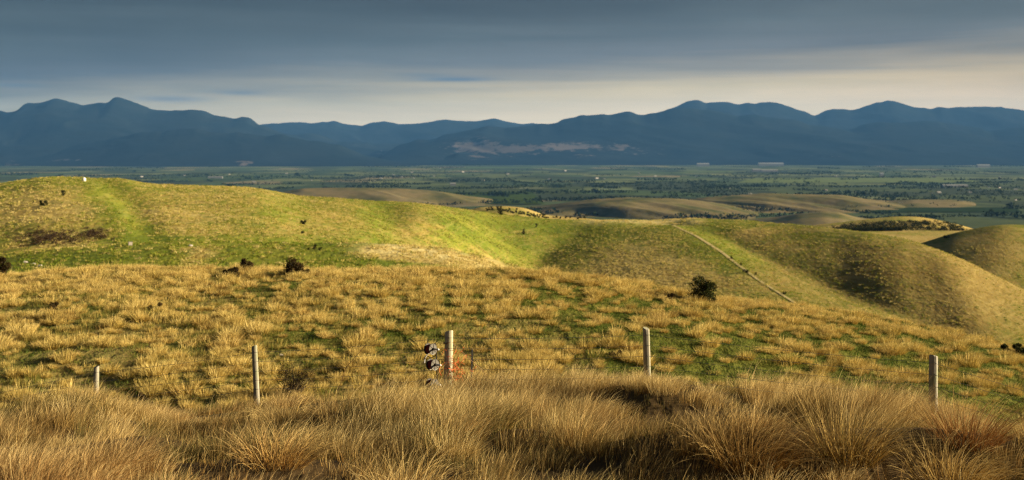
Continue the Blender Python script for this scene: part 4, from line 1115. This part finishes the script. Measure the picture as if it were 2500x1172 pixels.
# tank, block, stones on the hills
x, Y, z = hit(205, 443, 300, 470)
root = empty('water_tank', (x, Y, z), 'small round white tank on the crest of the left hill', 'tank'); s = 9 / F * Y / 2
mb = MB(); mb.lathe([(0, -0.4), (s, -0.4), (s, 1.55 * s), (s * 0.93, 1.75 * s), (s * 0.4, 2.05 * s), (0, 2.08 * s)], 20); mb.build('body', P_TANK, root, True)
mb = MB(); mb.lathe([(0, 2.05 * s), (s * .3, 2.05 * s), (s * .3, 2.2 * s), (0, 2.22 * s)], 14); mb.build('lid', P_TANK, root)
x, Y, z = hit(318, 599, 190, 300); s = 10 / F * Y
root = empty('concrete_block', (x, Y, z), 'small pale concrete block on the edge of the green hollow', 'block')
mb = MB(); mb.box((-s * .45, -s * .4, -.3), (s * .45, s * .4, s * .72)); mb.build('body', P_CONC, root)
mb = MB(); mb.box((-s * .5, -s * .45, s * .723), (s * .5, s * .45, s * .84)); mb.build('lid', P_CONC, root); root.rotation_euler = (0, 0, 0.5)
for k, (u, v, lab) in enumerate([(82, 646, 'pale stone at the left edge of the green hollow'), (98, 650, 'pale stone, the right one at the left edge of the green hollow'), (62, 641, 'pale stone, the left one at the left edge of the green hollow'),
                                 (465, 601, 'pale stone on the hollow edge, right of the concrete block'), (2018, 812, 'small white stone on the right tussock slope'), (686, 868, 'small white stone on the slope above the twiggy shrub')]):
    x, Y, z = hit(u, v, 26, 300); s = (6 if Y > 100 else 5) / F * Y
    rs = np.random.default_rng(300 + k); mb = MB(); prof = []
    mb.lathe([(0, -s * .4), (s * .8, -s * .3), (s, s * .1), (s * .75, s * .5), (0, s * .65)], 9)
    mb.v = [(a * rs.uniform(.8, 1.2), b * rs.uniform(.7, 1.1), c * rs.uniform(.85, 1.15)) for a, b, c in mb.v]
    tag(mb.build('stone', P_STONE, None, loc=(x, Y, z)), lab, 'stone')

# ------------------------------------------------------------------ the valley: shelter belts and buildings
def pl(u, v):
    Y = 200.0 * F / (v - V0); return (u - U0) / F * Y, Y
rng = np.random.default_rng(15); spots = []
def belt(u, v, L, ang, gap=11, h=10):
    x, Y = pl(u, v)
    for q in np.arange(-L / 2, L / 2, gap):
        s = h * rng.uniform(0.6, 1.3); s *= 1.5; spots.append((x + q * math.cos(ang) + rng.normal(0, 3), Y + q * math.sin(ang) + rng.normal(0, 3), PLAIN - 1, s * rng.uniform(.9, 1.5), s))
for k in range(190):
    v = 398 + 145 * rng.uniform() ** 1.6; u = rng.uniform(-50, 2550)
    belt(u, v, rng.uniform(120, 620), R(17) + (0 if rng.uniform() < .75 else R(90)), 14 if v < 440 else 10, rng.uniform(7, 15))
def wood(u, v, ru, rv, n, h=10):
    for k in range(n):
        x, Y = pl(u + rng.normal(0, ru), v + rng.normal(0, rv)); s = h * rng.uniform(.9, 1.9)
        spots.append((x, Y, PLAIN - 1, s * rng.uniform(.9, 1.4), s))
for a in ((1800, 432, 60, 5, 90), (1960, 424, 60, 4, 120), (1730, 448, 30, 3, 60), (1950, 452, 60, 4, 90), (2430, 465, 50, 7, 110), (2330, 487, 90, 8, 100), (2020, 502, 30, 3, 50), (1500, 452, 60, 3, 80), (1300, 455, 80, 3, 80),
          (1000, 430, 160, 6, 220), (880, 446, 60, 5, 70), (2200, 425, 60, 4, 80), (2320, 420, 60, 5, 100), (400, 432, 60, 3, 60), (640, 432, 60, 4, 70), (1100, 418, 120, 4, 100), (2140, 488, 40, 4, 50), (1660, 450, 40, 5, 60), (2200, 480, 40, 5, 50)): wood(*a)
print("valley trees", len(spots))
scrub_mass('shelter_belts', spots, 14, L_TREE, 8, 0.20)

P_SHED = plain_paint("pale sheet roofing", (0.27, 0.27, 0.26), 0.5, 0, 0.15, 0.2)
P_WALL = plain_paint("pale house wall", (0.36, 0.34, 0.31), 0.8, 0, 0.2, 0.2)
P_ROOF = plain_paint("grey house roof", (0.22, 0.20, 0.19), 0.7, 0, 0.2, 0.2)
P_ROOFR = plain_paint("light house roof", (0.50, 0.46, 0.42), 0.7, 0, 0.2, 0.2)
def gable(L, W, H, RH):
    a = MB(); a.box((-L / 2, -W / 2, -2), (L / 2, W / 2, H))
    a.add([(-L / 2, -W / 2, H), (-L / 2, W / 2, H), (-L / 2, 0, H + RH)], [(0, 1, 2)]); a.add([(L / 2, -W / 2, H), (L / 2, W / 2, H), (L / 2, 0, H + RH)], [(0, 2, 1)])
    b = MB(); o = 0.4
    for sgn in (-1, 1):
        e = [(-L / 2 - o, 0, H + RH + .1), (L / 2 + o, 0, H + RH + .1), (L / 2 + o, sgn * (W / 2 + o), H - .2), (-L / 2 - o, sgn * (W / 2 + o), H - .2)]
        top = [(p[0], p[1], p[2] + .3) for p in e]
        fs = [(0, 1, 2, 3), (7, 6, 5, 4), (0, 4, 5, 1), (1, 5, 6, 2), (2, 6, 7, 3), (3, 7, 4, 0)]
        b.add(e + top, fs)
    return a, b
def building(name, label, cat, x, Y, L, W, H, RH, wm, rm, rz, group=None):
    root = empty(name, (x, Y, PLAIN), label, cat, group); root.rotation_euler = (0, 0, rz)
    a, b = gable(L, W, H, RH); a.build('wall', wm, root); b.build('roof', rm, root)
    return root
BIGB = [(2330, 458, 62, 9, 'long white shed on the right of the valley plain'), (1882, 405, 62, 9, 'long pale shed far out on the plain, right of centre'), (1716, 406, 30, 9, 'pale shed far out on the plain left of the long pale one'),
        (1878, 420, 40, 7, 'low pinkish shed in front of the long pale shed'), (1846, 419, 20, 8, 'short bright shed left of the low pinkish shed'), (2400, 409, 32, 9, 'pale shed far out on the right of the plain'),
        (526, 436, 34, 6, 'long low white shed just over the left hill'), (1106, 454, 14, 9, 'white house below the mountains in the centre of the plain'), (1515, 402, 40, 6, 'long thin pale roof near the mountain foot'), (2152, 431, 9, 11, 'small white house standing by itself in the green fields')]
for (u, v, wp, hp, lab) in BIGB:
    x, Y = pl(u, v); L = wp / F * Y; H = hp / F * Y * 0.6
    building('shed' if 'shed' in lab or 'roof' in lab else 'house', lab, 'shed' if 'shed' in lab or 'roof' in lab else 'house', x, Y, L, min(L * 0.7, 40), H, H * 0.45, P_SHED, P_SHED, R(4))
SMALL = [(2016, 466), (2090, 471), (2171, 476), (2275, 472), (2292, 472), (2414, 459), (2369, 471), (1831, 476), (1910, 533), (1976, 541), (1457, 437), (1475, 437), (1075, 411), (1006, 422), (346, 433), (620, 445), (960, 428), (980, 434), (1060, 431), (930, 437),
         (1010, 436), (880, 431), (1130, 421), (1380, 418), (1240, 426), (1560, 424), (1600, 431), (1700, 432), (1780, 461), (2040, 431), (2210, 402), (2180, 404), (2440, 434), (2280, 433), (2480, 465), (2440, 460), (1650, 491), (700, 425), (560, 427), (450, 429), (1340, 439), (1180, 441), (2345, 495), (2200, 500), (2480, 490), (760, 441)]
lab = 'small pale house among trees far out on the valley plain'
for k, (u, v) in enumerate(SMALL):
    x, Y = pl(u, v); s = rng.uniform(10, 20) * (1 if v > 440 else 1.35)
    building('house', lab, 'house', x, Y, s, s * 0.6, 4.0 * s / 14, 2.2 * s / 14, P_WALL, P_ROOFR if k % 3 else P_ROOF, rng.uniform(-0.6, 0.6), 'small houses on the valley plain')
# pale strips of crop and pasture
def field(u0, v0, u1, v1, col, k):
    q = [pl(u0, v1), pl(u1, v1 - 1), pl(u1 - 30, v0), pl(u0 + 40, v0)]
    mb = MB(); mb.add([(x, Y, PLAIN + 2.2) for x, Y in q], [(0, 1, 2, 3)])
    m, t = new_mat("field crop"); pos = t.node('ShaderNodeNewGeometry').outputs['Position']
    n = t.noise(t.vmul(pos, (1, 0.3, 1)), 0.02, 4, 0.65)
    finish(t, pbsdf(t, t.mix(n, tuple(c * 0.6 for c in col), tuple(c * 1.25 for c in col)), 0.95, spec=0.0))
    tag(mb.build('field', m), kind='structure')
for k, a in enumerate(((1800, 435, 2390, 447, (.15, .19, .08)), (1430, 443, 1560, 447, (.17, .2, .10)), (1200, 459, 1350, 462, (.2, .22, .13)), (1090, 486, 1230, 490, (.12, .16, .08)), (1420, 461, 1560, 466, (.16, .2, .11)),
                       (960, 470, 1330, 500, (.055, .085, .025)), (1640, 418, 1800, 423, (.12, .16, .07)), (2100, 508, 2500, 520, (.03, .05, .022)), (320, 417, 560, 420, (.13, .17, .09)), (1100, 408, 1400, 412, (.10, .15, .07)))): field(*a, k)
